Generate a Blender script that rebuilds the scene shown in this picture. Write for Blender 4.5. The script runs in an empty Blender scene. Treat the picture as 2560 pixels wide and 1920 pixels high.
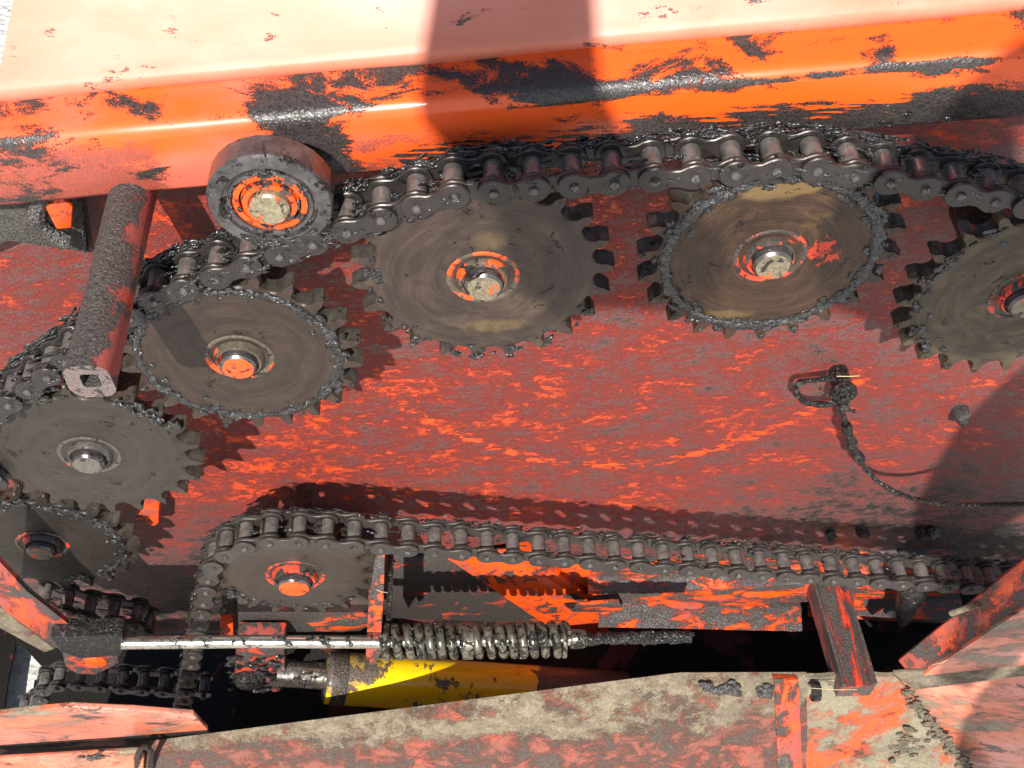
import bpy, bmesh, math, random
from mathutils import Vector, Matrix, noise

random.seed(7)
S = 0.1                      # one drawing unit (sprocket tip radius) = 0.1 m
scene = bpy.context.scene
COL = scene.collection

# ------------------------------------------------------------------ camera
# plate frame: u right, v up, w out of the side plate towards the viewer
RC = ((0.99878, 0.00752, 0.04886), (-0.02700, -0.60900, 0.79272), (0.02900, -0.79300, -0.60850))
CAMP = Vector((-0.288, 7.778, 5.962))
FPX = 2884.46


def V(u, v, w):
    return Vector((u * S, -w * S, v * S))


def _orth(r):
    f = Vector(r[2]).normalized()
    x = Vector(r[0]); x = (x - f * x.dot(f)).normalized()
    d = f.cross(x)
    return x, d, f


CX, CD, CF = _orth(((0.999, 0.007, 0.040), (-0.027, -0.609, 0.793), (0.029, -0.793, -0.608)))


def ray(px, py):
    return (CF + CX * ((px - 1280) / FPX) + CD * ((py - 960) / FPX))


def at(px, py, w):
    """photograph pixel -> (u, v, w) point standing at distance w from the sprocket plane"""
    d = ray(px, py)
    s = (w - CAMP.z) / d.z
    p = CAMP + d * s
    return (p.x, p.y, p.z)


def at_plane(px, py, p0, n):
    d = ray(px, py)
    p0 = Vector(p0); n = Vector(n)
    s = (p0 - CAMP).dot(n) / d.dot(n)
    p = CAMP + d * s
    return (p.x, p.y, p.z)


def pl(d):          # plate-frame direction -> blender direction
    return Vector((d[0], -d[2], d[1]))


cam_d = bpy.data.cameras.new('camera')
cam = bpy.data.objects.new('camera', cam_d)
COL.objects.link(cam)
m = Matrix.Identity(4)
for i, ax in enumerate((pl(CX), -pl(CD), -pl(CF))):
    for j in range(3):
        m[j][i] = ax[j]
m.translation = V(*CAMP)
cam.matrix_world = m
cam_d.sensor_width = 36
cam_d.lens = FPX / 2560 * 36
cam_d.clip_start = 0.01
cam_d.clip_end = 200
scene.camera = cam
scene.render.resolution_x = 1024
scene.render.resolution_y = 768

# ------------------------------------------------------------------ light
SUN = Vector((-0.20, 1.02, 1.00))        # towards the sun, plate frame
sun_b = pl(SUN).normalized()
world = bpy.data.worlds.new('World')
scene.world = world
world.use_nodes = True
wn = world.node_tree
bg = wn.nodes['Background']
sky = wn.nodes.new('ShaderNodeTexSky')
sky.sky_type = 'NISHITA'
sky.sun_disc = False
sky.sun_elevation = math.asin(sun_b.z)
sky.sun_rotation = math.atan2(sun_b.x, sun_b.y)
wn.links.new(sky.outputs[0], bg.inputs[0])
bg.inputs[1].default_value = 0.07
sl = bpy.data.lights.new('sun', 'SUN')
sl.energy = 4.6
sl.angle = math.radians(0.53)
sl.color = (1.0, 0.955, 0.88)
so = bpy.data.objects.new('sun', sl)
COL.objects.link(so)
so.rotation_euler = sun_b.to_track_quat('Z', 'Y').to_euler()
so.location = sun_b * 5
scene.view_settings.view_transform = 'Standard'
scene.view_settings.look = 'None'
scene.view_settings.gamma = 1
scene.view_settings.exposure = 0.84
scene.view_settings.use_curve_mapping = False


# ------------------------------------------------------------------ object helpers
def tag(o, label, cat, group=None):
    o['label'] = label
    o['category'] = cat
    if group:
        o['group'] = group
    return o


def link(o, parent=None):
    COL.objects.link(o)
    if parent is not None:
        o.parent = parent
    return o


def thing(name, label, cat, loc=(0, 0, 0), group=None):
    o = bpy.data.objects.new(name, None)
    o.empty_display_size = 0.02
    o.location = V(*loc)
    link(o)
    return tag(o, label, cat, group)


def finish(name, bm, mats, parent=None, smooth=True, angle=35):
    me = bpy.data.meshes.new(name)
    bmesh.ops.recalc_face_normals(bm, faces=bm.faces[:])
    bm.to_mesh(me)
    bm.free()
    if not isinstance(mats, (list, tuple)):
        mats = [mats]
    for mt in mats:
        me.materials.append(mt)
    if smooth:
        for p in me.polygons:
            p.use_smooth = True
        me.set_sharp_from_angle(angle=math.radians(angle))
    return link(bpy.data.objects.new(name, me), parent)


def local(parent, p):
    """point in blender space relative to its parent empty"""
    return p - (parent.location if parent is not None else Vector((0, 0, 0)))


def slab_bm(pts, thick, bevel=0.006, dirv=None, bm=None, wob=0.0):
    """polygon of (u,v,w) points extruded backwards by thick units, edges bevelled"""
    own = bm is None
    b = bmesh.new()
    P = [Vector(p) for p in pts]
    n = Vector((0, 0, 0))
    for i in range(len(P)):
        a, c = P[i], P[(i + 1) % len(P)]
        n += a.cross(c)
    n.normalize()
    if n.dot(CAMP - P[0]) < 0:
        n = -n
    d = Vector(dirv) if dirv else -n
    f = [b.verts.new(V(*p)) for p in P]
    g = [b.verts.new(V(*(p + d * thick))) for p in P]
    b.faces.new(f)
    b.faces.new(g[::-1])
    for i in range(len(P)):
        j = (i + 1) % len(P)
        b.faces.new((f[i], g[i], g[j], f[j]))
    if bevel:
        bmesh.ops.bevel(b, geom=b.edges[:], offset=bevel * S, segments=2, affect='EDGES', profile=0.5)
    if own:
        return b
    me = bpy.data.meshes.new('t'); b.to_mesh(me); b.free(); bm.from_mesh(me); bpy.data.meshes.remove(me)
    return bm


def slab(name, pts, thick, mat, parent=None, bevel=0.008, dirv=None):
    return finish(name, slab_bm(pts, thick, bevel, dirv), mat, parent)


def px(w, *pp):
    """pixels (x,y) or (x,y,w) -> plate points"""
    return [at(p[0], p[1], p[2] if len(p) > 2 else w) for p in pp]


def tube_bm(pts, r, seg=12, bm=None, caps=True, jitter=0.0, sc=60):
    """round tube through (u,v,w) points, r units or list"""
    bm = bm or bmesh.new()
    P = [V(*p) for p in pts]
    n = len(P)
    rings = []
    up = None
    for i in range(n):
        t = (P[min(i + 1, n - 1)] - P[max(i - 1, 0)]).normalized()
        if up is None:
            up = t.orthogonal().normalized()
        up = (up - t * up.dot(t)).normalized()
        sd = t.cross(up)
        rr = (r[i] if isinstance(r, (list, tuple)) else r) * S
        ring = []
        for k in range(seg):
            a = 2 * math.pi * k / seg
            d = up * math.cos(a) + sd * math.sin(a)
            q = P[i] + d * rr
            if jitter:
                q += d * jitter * S * noise.noise(q * sc)
            ring.append(bm.verts.new(q))
        rings.append(ring)
    for i in range(n - 1):
        for k in range(seg):
            k2 = (k + 1) % seg
            bm.faces.new((rings[i][k], rings[i][k2], rings[i + 1][k2], rings[i + 1][k]))
    if caps:
        bm.faces.new(rings[0][::-1])
        bm.faces.new(rings[-1])
    return bm


def tube(name, pts, r, mat, parent=None, seg=14, caps=True, jitter=0.0, sc=60):
    return finish(name, tube_bm(pts, r, seg, None, caps, jitter, sc), mat, parent, angle=45)


def spline(pts, n=8):
    """catmull-rom through points"""
    P = [Vector(p) for p in pts]
    P = [P[0] * 2 - P[1]] + P + [P[-1] * 2 - P[-2]]
    out = []
    for i in range(1, len(P) - 2):
        for k in range(n):
            t = k / n
            a, b, c, d = P[i - 1], P[i], P[i + 1], P[i + 2]
            out.append(0.5 * ((2 * b) + (c - a) * t + (2 * a - 5 * b + 4 * c - d) * t * t + (3 * b - a - 3 * c + d) * t ** 3))
    out.append(P[-2])
    return out


def lathe_bm(prof, seg=48, bm=None, mi=None, caps=True):
    """profile [(r, w)] revolved about the w axis, in local coordinates"""
    bm = bm or bmesh.new()
    rings = []
    for r, w in prof:
        rings.append([bm.verts.new(V(r * math.cos(2 * math.pi * k / seg), r * math.sin(2 * math.pi * k / seg), w)) for k in range(seg)])
    for i in range(len(prof) - 1):
        for k in range(seg):
            k2 = (k + 1) % seg
            f = bm.faces.new((rings[i][k], rings[i][k2], rings[i + 1][k2], rings[i + 1][k]))
            if mi:
                f.material_index = mi[i]
    if caps:
        for ring in (rings[0], rings[-1]):
            f = bm.faces.new(ring)
            if mi:
                f.material_index = mi[0] if ring is rings[0] else mi[-1]
    return bm


_ico = None


def ico():
    global _ico
    if _ico is None:
        b = bmesh.new()
        bmesh.ops.create_icosphere(b, subdivisions=2, radius=1)
        b.verts.ensure_lookup_table()
        _ico = ([v.co.copy() for v in b.verts], [[v.index for v in f.verts] for f in b.faces])
        b.free()
    return _ico


def clod(bm, c, size, ax=None, rough=0.55, off=Vector((0, 0, 0))):
    """one lump of grease or dirt at plate point c; size (along, up, out) in units; ax angle in plane"""
    vs, fs = ico()
    base = V(*c) - off
    sd = Vector((random.uniform(-50, 50), random.uniform(-50, 50), random.uniform(-50, 50)))
    ca, sa = math.cos(ax or 0), math.sin(ax or 0)
    nv = []
    for v in vs:
        h = 1 + rough * (1.2 * noise.noise(v * 1.5 + sd) + 0.9 * noise.noise(v * 3.6 + sd) + 0.5 * noise.noise(v * 8.0 + sd))
        x, y, z = v.x * h * size[0], v.y * h * size[1], v.z * h * size[2]
        nv.append(bm.verts.new(base + V(x * ca - y * sa, x * sa + y * ca, z)))
    for f in fs:
        bm.faces.new([nv[i] for i in f])


# ------------------------------------------------------------------ materials
class NT:
    def __init__(self, name):
        self.m = bpy.data.materials.new(name)
        self.m.use_nodes = True
        self.t = self.m.node_tree
        self.b = self.t.nodes['Principled BSDF']
        self.tc = self.t.nodes.new('ShaderNodeTexCoord')
        self.obj = self.tc.outputs['Object']

    def n(self, ty, **kw):
        nd = self.t.nodes.new(ty)
        for k, v in kw.items():
            setattr(nd, k, v)
        return nd

    def put(self, sock, val):
        if isinstance(val, bpy.types.NodeSocket):
            self.t.links.new(val, sock)
        elif val is not None:
            if isinstance(val, (tuple, list)) and len(val) == 3 and sock.type == 'RGBA':
                val = (*val, 1)
            sock.default_value = val

    def math(self, op, a, b=None, clamp=False):
        nd = self.n('ShaderNodeMath', operation=op, use_clamp=clamp)
        self.put(nd.inputs[0], a)
        if b is not None:
            self.put(nd.inputs[1], b)
        return nd.outputs[0]

    def map(self, vec, scale=(1, 1, 1), rot=(0, 0, 0), loc=(0, 0, 0)):
        nd = self.n('ShaderNodeMapping')
        self.put(nd.inputs[0], vec)
        nd.inputs['Scale'].default_value = scale
        nd.inputs['Rotation'].default_value = rot
        nd.inputs['Location'].default_value = loc
        return nd.outputs[0]

    def noise(self, vec, scale, detail=4, rough=0.55, dist=0.0):
        nd = self.n('ShaderNodeTexNoise')
        self.put(nd.inputs['Vector'], vec)
        nd.inputs['Scale'].default_value = scale
        nd.inputs['Detail'].default_value = detail
        nd.inputs['Roughness'].default_value = rough
        nd.inputs['Distortion'].default_value = dist
        return nd.outputs['Fac']

    def step(self, x, lo, hi, a=0.0, b=1.0):
        nd = self.n('ShaderNodeMapRange', interpolation_type='SMOOTHSTEP')
        self.put(nd.inputs[0], x)
        nd.inputs[1].default_value = lo
        nd.inputs[2].default_value = hi
        self.put(nd.inputs[3], a)
        self.put(nd.inputs[4], b)
        return nd.outputs[0]

    def mix(self, f, a, b):
        nd = self.n('ShaderNodeMix', data_type='RGBA')
        self.put(nd.inputs['Factor'], f)
        self.put(nd.inputs['A'], a)
        self.put(nd.inputs['B'], b)
        return nd.outputs['Result']

    def lerp(self, f, a, b):
        nd = self.n('ShaderNodeMix', data_type='FLOAT')
        self.put(nd.inputs['Factor'], f)
        self.put(nd.inputs['A'], a)
        self.put(nd.inputs['B'], b)
        return nd.outputs['Result']

    def xyz(self, vec):
        nd = self.n('ShaderNodeSeparateXYZ')
        self.put(nd.inputs[0], vec)
        return nd.outputs

    def rand(self, vec):
        """shift coordinates by a per-object amount so copies differ"""
        oi = self.n('ShaderNodeObjectInfo')
        c = self.n('ShaderNodeCombineXYZ')
        r = self.math('MULTIPLY', oi.outputs['Random'], 37.0)
        self.put(c.inputs[0], r); self.put(c.inputs[1], r); self.put(c.inputs[2], r)
        a = self.n('ShaderNodeVectorMath', operation='ADD')
        self.put(a.inputs[0], vec); self.put(a.inputs[1], c.outputs[0])
        return a.outputs[0], oi.outputs['Random']

    def bump(self, h, dist, strength=1.0, normal=None):
        nd = self.n('ShaderNodeBump')
        self.put(nd.inputs['Height'], h)
        nd.inputs['Distance'].default_value = dist
        self.put(nd.inputs['Strength'], strength)
        if normal is not None:
            self.put(nd.inputs['Normal'], normal)
        return nd.outputs[0]

    def out(self, color=None, rough=None, metal=None, normal=None, coat=None, coat_rough=None, spec=None):
        for k, v in (('Base Color', color), ('Roughness', rough), ('Metallic', metal), ('Normal', normal),
                     ('Coat Weight', coat), ('Coat Roughness', coat_rough), ('Specular IOR Level', spec)):
            if v is not None:
                self.put(self.b.inputs[k], v)
        return self.m


ORANGE = (0.80, 0.082, 0.008)
RED = (0.62, 0.050, 0.020)
FILM = (0.27, 0.060, 0.050)
GREY = (0.085, 0.072, 0.066)
BLACK = (0.016, 0.0145, 0.0135)
DUST = (0.40, 0.33, 0.22)


def grime(name, paint=ORANGE, film=FILM, grease=GREY, film_amt=0.5, grease_amt=0.4, stretch=(1, 1, 1), scale=14.0,
          rot=0.0, seed=0.0, gloss=0.28, coat=0.0, dust=None, dust_amt=0.0, bump=0.0009, fade=None, extra=None,
          grease_rough=0.34, edge=0.035, grain_amt=0.10, dust_extra=None, tint_where=None, glint=2.2, spec=0.5):
    """painted sheet metal under films of oily dirt, smeared grease and dust"""
    k = NT(name)
    p = k.map(k.obj, scale=stretch, rot=(0, rot, 0), loc=(seed, seed * 0.7, seed * 1.3))
    big = k.noise(p, scale, 6, 0.62, 0.4)
    mid = k.noise(p, scale * 3.3, 5, 0.65, 0.3)
    fine = k.noise(k.obj, 900, 3, 0.7)
    fin2 = k.noise(p, scale * 14, 4, 0.7)
    a = k.math('ADD', k.math('MULTIPLY', big, 0.55), k.math('MULTIPLY', mid, 0.30))
    a = k.math('ADD', a, k.math('MULTIPLY', fin2, 0.15))
    # clean / film
    grain = k.math('MULTIPLY', k.math('SUBTRACT', k.noise(k.obj, 1000, 2, 0.6), 0.5), grain_amt)
    f_in = k.math('ADD', a, grain)
    if extra:
        f_in = extra(k, f_in, 'film')
    lo = 0.5 - (film_amt - 0.5) * 0.55
    fm = k.step(f_in, lo - edge, lo + edge)
    speck = k.step(fine, 0.40, 0.62)
    paint_c = paint
    if fade:
        paint_c = k.mix(k.step(k.noise(p, scale * 0.6, 5, 0.6), 0.35, 0.7), paint, fade)
        if tint_where:
            paint_c = k.mix(tint_where(k), paint, paint_c)
    film_c = k.mix(k.step(k.noise(k.obj, 420, 4, 0.8), 0.35, 0.68), film, k.mix(0.5, film, grease))
    film_c = k.mix(k.math('MULTIPLY', speck, 0.35), film_c, paint)
    c = k.mix(fm, paint_c, film_c)
    # grease
    p2 = k.map(k.obj, scale=stretch, rot=(0, rot, 0), loc=(seed + 5.3, seed * 1.7 + 2.1, seed + 9.2))
    g1 = k.noise(p2, scale * 1.4, 7, 0.66, 0.5)
    g1 = k.math('ADD', g1, k.math('MULTIPLY', grain, 0.8))
    if extra:
        g1 = extra(k, g1, 'grease')
    lo2 = 0.5 - (grease_amt - 0.5) * 0.6
    gm = k.step(g1, lo2 - edge * 0.6, lo2 + edge * 0.6)
    gn = k.noise(k.obj, 520, 4, 0.75)
    g_c = k.mix(k.step(gn, 0.38, 0.66), grease, tuple(x * 0.3 for x in grease))
    c = k.mix(gm, c, g_c)
    rough = k.lerp(fm, gloss, 0.55)
    rough = k.lerp(gm, rough, grease_rough)
    gl = k.noise(k.obj, 300, 2, 0.5, 1.2)
    ht = k.math('ADD', k.math('MULTIPLY', gm, k.math('ADD', 0.5, k.math('MULTIPLY', gl, glint))), k.math('MULTIPLY', fm, k.math('ADD', 0.25, k.math('MULTIPLY', fine, 0.5))))
    if dust:
        d1 = k.noise(k.map(k.obj, scale=stretch, loc=(seed + 1.1, 3.3, seed)), scale * 0.9, 7, 0.7, 0.2)
        d1 = k.math('ADD', d1, k.math('MULTIPLY', grain, 0.8))
        if dust_extra:
            d1 = dust_extra(k, d1)
        lo3 = 0.5 - (dust_amt - 0.5) * 0.6
        dm = k.step(d1, lo3 - 0.06, lo3 + 0.06)
        dn = k.noise(k.obj, 260, 5, 0.75)
        c = k.mix(dm, c, k.mix(k.step(dn, 0.3, 0.75), dust, tuple(x * 0.55 for x in dust)))
        rough = k.lerp(dm, rough, 0.9)
        ht = k.math('ADD', ht, k.math('MULTIPLY', dm, k.math('ADD', 0.6, k.math('MULTIPLY', dn, 1.6))))
    nrm = k.bump(ht, bump, 0.9)
    return k.out(c, rough, 0.0, nrm, coat, 0.12, spec)


def grease_mat(name='grease', col=(0.0040, 0.0036, 0.0033), rough=0.17, amt=0.0040, hi=3.0, ior=1.65, ior_spec=0.8):
    k = NT(name)
    k.b.inputs['IOR'].default_value = ior
    vec, r = k.rand(k.obj)
    a = k.noise(vec, 210, 2, 0.5, 1.6)
    b = k.noise(vec, 520, 2, 0.5, 0.8)
    c = k.mix(k.step(a, 0.40, 0.75), col, tuple(x * hi for x in col))
    h = k.math('ADD', a, k.math('MULTIPLY', b, 0.35))
    return k.out(c, k.lerp(k.step(b, 0.35, 0.65), rough - 0.05, rough + 0.08), 0.0, k.bump(h, amt, 1.0), 0.0, 0.14, ior_spec)


def oily_steel(name, c1, c2, rough=0.36, metal=0.45, grease=0.35, scale=120, per_obj=True, bump=0.0010, grain=0.10):
    """brown oiled steel with grease sitting in places"""
    k = NT(name)
    vec = k.rand(k.obj)[0] if per_obj else k.obj
    a = k.noise(vec, scale, 5, 0.65, 0.3)
    b = k.noise(vec, 800, 3, 0.7)
    g = k.math('ADD', k.noise(vec, scale * 0.75, 6, 0.7, 0.8), k.math('MULTIPLY', k.math('SUBTRACT', b, 0.5), 0.15))
    lo = 0.5 - (grease - 0.5) * 0.6
    gm = k.step(g, lo - 0.03, lo + 0.03)
    c = k.mix(k.step(a, 0.3, 0.7), c1, c2)
    c = k.mix(gm, c, (0.008, 0.0072, 0.0066))
    r = k.lerp(gm, k.lerp(k.step(a, 0.3, 0.7), rough - 0.06, rough + 0.10), 0.27)
    gl = k.noise(vec, 260, 2, 0.5, 1.6)
    h = k.math('ADD', k.math('MULTIPLY', b, grain), k.math('MULTIPLY', gm, k.math('ADD', 0.6, k.math('MULTIPLY', gl, 3.2))))
    return k.out(c, r, k.lerp(gm, metal, 0.0), k.bump(h, bump, 1.0))


def ell(k, x, z, spots):
    """sum of soft dirt spots (x, z, rx, rz, strength)"""
    tot = None
    for (cx, cz, rx, rz, st) in spots:
        dx = k.math('DIVIDE', k.math('SUBTRACT', x, cx), rx)
        dz = k.math('DIVIDE', k.math('SUBTRACT', z, cz), rz)
        d = k.math('SQRT', k.math('ADD', k.math('MULTIPLY', dx, dx), k.math('MULTIPLY', dz, dz)))
        v = k.step(d, 0.35, 1.15, st, 0.0)
        tot = v if tot is None else k.math('ADD', tot, v)
    return tot


def disc_mat(name, dark, mid, light, light_amt=0.4, seed=0.0, rough=0.4, gold=None, red=None):
    """sprocket side face: oil burnt and rubbed in rings round the hub"""
    k = NT(name)
    x, y, z = k.xyz(k.obj)
    r = k.math('SQRT', k.math('ADD', k.math('MULTIPLY', x, x), k.math('MULTIPLY', z, z)))
    ang = k.math('ARCTAN2', z, x)
    cb = k.n('ShaderNodeCombineXYZ')
    k.put(cb.inputs[0], k.math('MULTIPLY', r, 60.0))
    k.put(cb.inputs[1], k.math('MULTIPLY', k.math('SINE', ang), 1.1))
    k.put(cb.inputs[2], k.math('ADD', k.math('MULTIPLY', k.math('COSINE', ang), 1.1), seed))
    rings = k.noise(cb.outputs[0], 1.6, 6, 0.62, 0.5)
    blot = k.noise(k.map(k.obj, loc=(seed, seed, seed)), 26, 6, 0.62, 0.8)
    fine = k.noise(k.obj, 480, 4, 0.7)
    sc = k.noise(k.map(k.obj, scale=(1, 1, 7), rot=(0, 0.6 + seed, 0)), 90, 3, 0.6)
    c = k.mix(k.step(rings, 0.32, 0.68), dark, mid)
    lo = 0.5 - (light_amt - 0.5) * 0.6
    lm = k.step(k.math('ADD', k.math('MULTIPLY', blot, 0.6), k.math('MULTIPLY', rings, 0.4)), lo - 0.07, lo + 0.1)
    c = k.mix(lm, c, light)
    c = k.mix(k.math('MULTIPLY', k.step(fine, 0.5, 0.72), 0.5), c, dark)
    if gold:
        gmk = k.math('ADD', ell(k, x, z, gold), k.math('MULTIPLY', k.math('SUBTRACT', k.noise(k.obj, 70, 5, 0.7), 0.5), 1.2))
        c = k.mix(k.math('MULTIPLY', k.step(gmk, 0.25, 1.05), 0.6), c, (0.22, 0.145, 0.055))
    if red:
        rmk = k.math('ADD', ell(k, x, z, red), k.math('MULTIPLY', k.math('SUBTRACT', k.noise(k.obj, 110, 6, 0.75, 0.6), 0.5), 5.0))
        c = k.mix(k.step(rmk, 0.95, 1.05), c, RED)
    # grease specks
    sp = k.noise(k.map(k.obj, loc=(seed * 3, 1, 2)), 38, 8, 0.78, 0.3)
    gm = k.step(sp, 0.605, 0.635)
    cb2 = k.n('ShaderNodeCombineXYZ')
    k.put(cb2.inputs[0], k.math('MULTIPLY', r, 900.0))
    k.put(cb2.inputs[1], k.math('MULTIPLY', k.math('SINE', ang), 2.0))
    k.put(cb2.inputs[2], k.math('ADD', k.math('MULTIPLY', k.math('COSINE', ang), 2.0), seed))
    lines = k.noise(cb2.outputs[0], 1.0, 3, 0.6)
    c = k.mix(k.math('MULTIPLY', k.step(lines, 0.45, 0.75), 0.35), c, light)
    c = k.mix(k.math('MULTIPLY', k.step(lines, 0.5, 0.25), 0.35), c, dark)
    c = k.mix(gm, c, BLACK)
    ro = k.lerp(gm, k.lerp(k.step(sc, 0.35, 0.65), rough, rough + 0.14), 0.27)
    h = k.math('ADD', k.math('ADD', k.math('MULTIPLY', rings, 0.35), k.math('MULTIPLY', lines, 0.12)), k.math('ADD', k.math('MULTIPLY', gm, k.math('ADD', 1.0, k.math('MULTIPLY', k.noise(k.obj, 300, 2, 0.5, 1.0), 4.0))), k.math('MULTIPLY', fine, 0.15)))
    return k.out(c, ro, k.lerp(gm, 0.25, 0.0), k.bump(h, 0.0008, 0.8))


def chipped(name, paint, under, amt=0.5, scale=70, rough=0.34, metal=0.4, seed=0.0):
    """paint left in patches on a turned steel part"""
    k = NT(name)
    vec = k.map(k.rand(k.obj)[0], loc=(seed, seed, seed))
    a = k.noise(vec, scale, 6, 0.65, 0.4)
    b = k.noise(vec, scale * 7, 3, 0.7)
    lo = 0.5 - (amt - 0.5) * 0.6
    pm = k.step(a, lo - 0.02, lo + 0.02)
    u = k.mix(k.step(b, 0.3, 0.7), under, tuple(x * 0.5 for x in under))
    g = k.noise(vec, scale * 1.3, 6, 0.7, 0.7)
    gm = k.step(g, 0.57, 0.62)
    c = k.mix(gm, k.mix(pm, u, paint), BLACK)
    return k.out(c, k.lerp(gm, k.lerp(pm, rough, 0.3), 0.2), k.lerp(k.math('MAXIMUM', pm, gm), metal, 0.0),
                 k.bump(k.math('ADD', k.math('MULTIPLY', pm, 0.6), k.math('MULTIPLY', gm, k.math('ADD', b, 1.0))), 0.0006, 0.9))


M_GREASE = grease_mat('black grease')
M_CLOD = grease_mat('dry grease and chaff', (0.020, 0.017, 0.015), 0.36, 0.0034, 4.0)
M_MUD = grease_mat('dried mud and chaff', (0.10, 0.084, 0.060), 0.75, 0.0030, 2.4, 1.4, 0.4)
M_STEEL = oily_steel('worn tooth steel', (0.055, 0.050, 0.041), (0.105, 0.095, 0.077), 0.30, 0.5, 0.25, 90, grain=0.03)
M_ROLLER = oily_steel('chain roller steel', (0.085, 0.078, 0.071), (0.17, 0.157, 0.143), 0.25, 0.3, 0.12, 140, grain=0.01)
M_PLATE_U = oily_steel('greasy link plate steel', (0.022, 0.018, 0.0165), (0.034, 0.027, 0.0245), 0.34, 0.2, 0.27, 130)
M_PLATE_L = oily_steel('oiled link plate steel', (0.032, 0.027, 0.024), (0.046, 0.038, 0.033), 0.36, 0.2, 0.20, 130)
M_PIN = oily_steel('chain pin steel', (0.07, 0.064, 0.058), (0.14, 0.128, 0.118), 0.36, 0.4, 0.35, 260)


# extra dirt distributions (dirt thicker near the chain run, oil film low on the plate)
def plate_mat():
    """red plate: orange paint scraped clean here and there, a film of oily dirt, grey caked grease"""
    k = NT('side plate paint')
    p = k.map(k.obj, scale=(1, 1, 1.9), rot=(0, 0.10, 0))
    n1 = k.noise(p, 22, 8, 0.66, 0.2)
    n2 = k.noise(k.map(p, loc=(3.3, 1.7, 8.1)), 120, 6, 0.72, 0.0)
    gr = k.noise(k.obj, 820, 4, 0.8)
    v = k.math('ADD', k.math('MULTIPLY', n1, 0.52), k.math('MULTIPLY', n2, 0.48))
    v = k.math('ADD', v, k.math('MULTIPLY', k.math('SUBTRACT', gr, 0.5), 0.46))
    x, y, z = k.xyz(k.obj)
    low = k.step(z, -0.56, -0.34, 0.12, 0.0)
    sp = ell(k, x, z, [(-0.28, -0.30, 0.16, 0.14, -0.035), (0.05, -0.05, 0.14, 0.12, 0.015), (0.30, -0.10, 0.20, 0.12, 0.03), (0.48, -0.42, 0.30, 0.16, 0.06)])
    v = k.math('SUBTRACT', v, k.math('ADD', low, sp))
    # scraped arcs
    dx = k.math('SUBTRACT', x, 0.12); dz = k.math('MULTIPLY', k.math('SUBTRACT', z, 0.30), 0.62)
    rad = k.math('SQRT', k.math('ADD', k.math('MULTIPLY', dx, dx), k.math('MULTIPLY', dz, dz)))
    ringm = k.math('MULTIPLY', k.step(k.math('ABSOLUTE', k.math('SUBTRACT', rad, 0.372)), 0.0, 0.010, 1.0, 0.0), k.step(z, -0.10, -0.2, 0.0, 1.0))
    brk = k.step(k.noise(k.map(k.obj, scale=(1, 1, 3)), 45, 5, 0.7), 0.46, 0.58)
    v = k.math('ADD', v, k.math('MULTIPLY', k.math('MULTIPLY', ringm, brk), 0.16))
    cr = k.n('ShaderNodeValToRGB')
    k.put(cr.inputs[0], v)
    els = [(0.340, (0.022, 0.018, 0.017)), (0.400, (0.085, 0.060, 0.054)), (0.440, (0.21, 0.066, 0.060)), (0.50, (0.40, 0.070, 0.056)), (0.575, (0.58, 0.072, 0.040)), (0.620, ORANGE)]
    while len(cr.color_ramp.elements) < len(els):
        cr.color_ramp.elements.new(0.5)
    for e, (pp, cc) in zip(cr.color_ramp.elements, els):
        e.position = pp
        e.color = (*cc, 1)
    dirt = k.step(v, 0.60, 0.44)
    gl = k.noise(k.obj, 330, 2, 0.5, 1.2)
    ht = k.math('MULTIPLY', dirt, k.math('ADD', 0.6, k.math('MULTIPLY', k.math('ADD', gl, k.math('MULTIPLY', gr, 0.35)), 1.7)))
    return k.out(cr.outputs[0], k.lerp(dirt, 0.38, k.lerp(k.step(gr, 0.4, 0.6), 0.32, 0.5)), 0.0, k.bump(ht, 0.0013, 1.0), None, None, 0.7)


M_PLATE = plate_mat()


def beam_extra(k, a, what):
    x, y, z = k.xyz(k.obj)
    zl = k.math('SUBTRACT', z, k.math('ADD', 0.211, k.math('MULTIPLY', x, 0.084)))   # height above the lower edge
    if what == 'film':
        sp = ell(k, x, zl, [(-0.40, 0.018, 0.16, 0.048, 0.22), (-0.21, 0.022, 0.05, 0.04, -0.20), (-0.36, 0.060, 0.2, 0.02, -0.08), (0.25, 0.045, 0.3, 0.02, -0.06)])
        return k.math('ADD', a, sp)
    low = k.step(zl, 0.004, 0.040, 0.20, 0.0)
    mid = k.step(x, -0.17, -0.10, 0.0, 1.0)
    sp = ell(k, x, zl, [(-0.21, 0.022, 0.045, 0.04, -0.2), (-0.145, 0.030, 0.035, 0.03, 0.16), (-0.095, 0.022, 0.03, 0.03, -0.18), (-0.14, 0.057, 0.10, 0.006, 0.10), (-0.40, 0.053, 0.08, 0.008, 0.08),
                        (0.02, 0.052, 0.06, 0.012, 0.12), (0.10, 0.05, 0.10, 0.006, 0.10), (0.27, 0.050, 0.16, 0.004, 0.16), (0.22, 0.036, 0.16, 0.008, -0.14)])
    # streaks dragged through the grease by the chain
    st = k.step(k.noise(k.map(k.obj, scale=(1.6, 1, 26), rot=(0, -0.26, 0)), 16, 4, 0.6), 0.50, 0.60, 0.0, -0.30)
    st = k.math('MULTIPLY', st, ell(k, x, zl, [(-0.015, 0.018, 0.12, 0.035, 1.0), (0.20, 0.020, 0.10, 0.02, 0.6)]))
    return k.math('ADD', k.math('ADD', k.math('SUBTRACT', a, 0.02), st), k.math('ADD', k.math('MULTIPLY', low, mid), sp))


def beam_dust_haze(k):  # pinker to the left: dust, plus haze and sky sheen painted in
    x, y, z = k.xyz(k.obj)
    return k.step(x, -0.22, 0.12, 1.0, 0.0)


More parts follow.
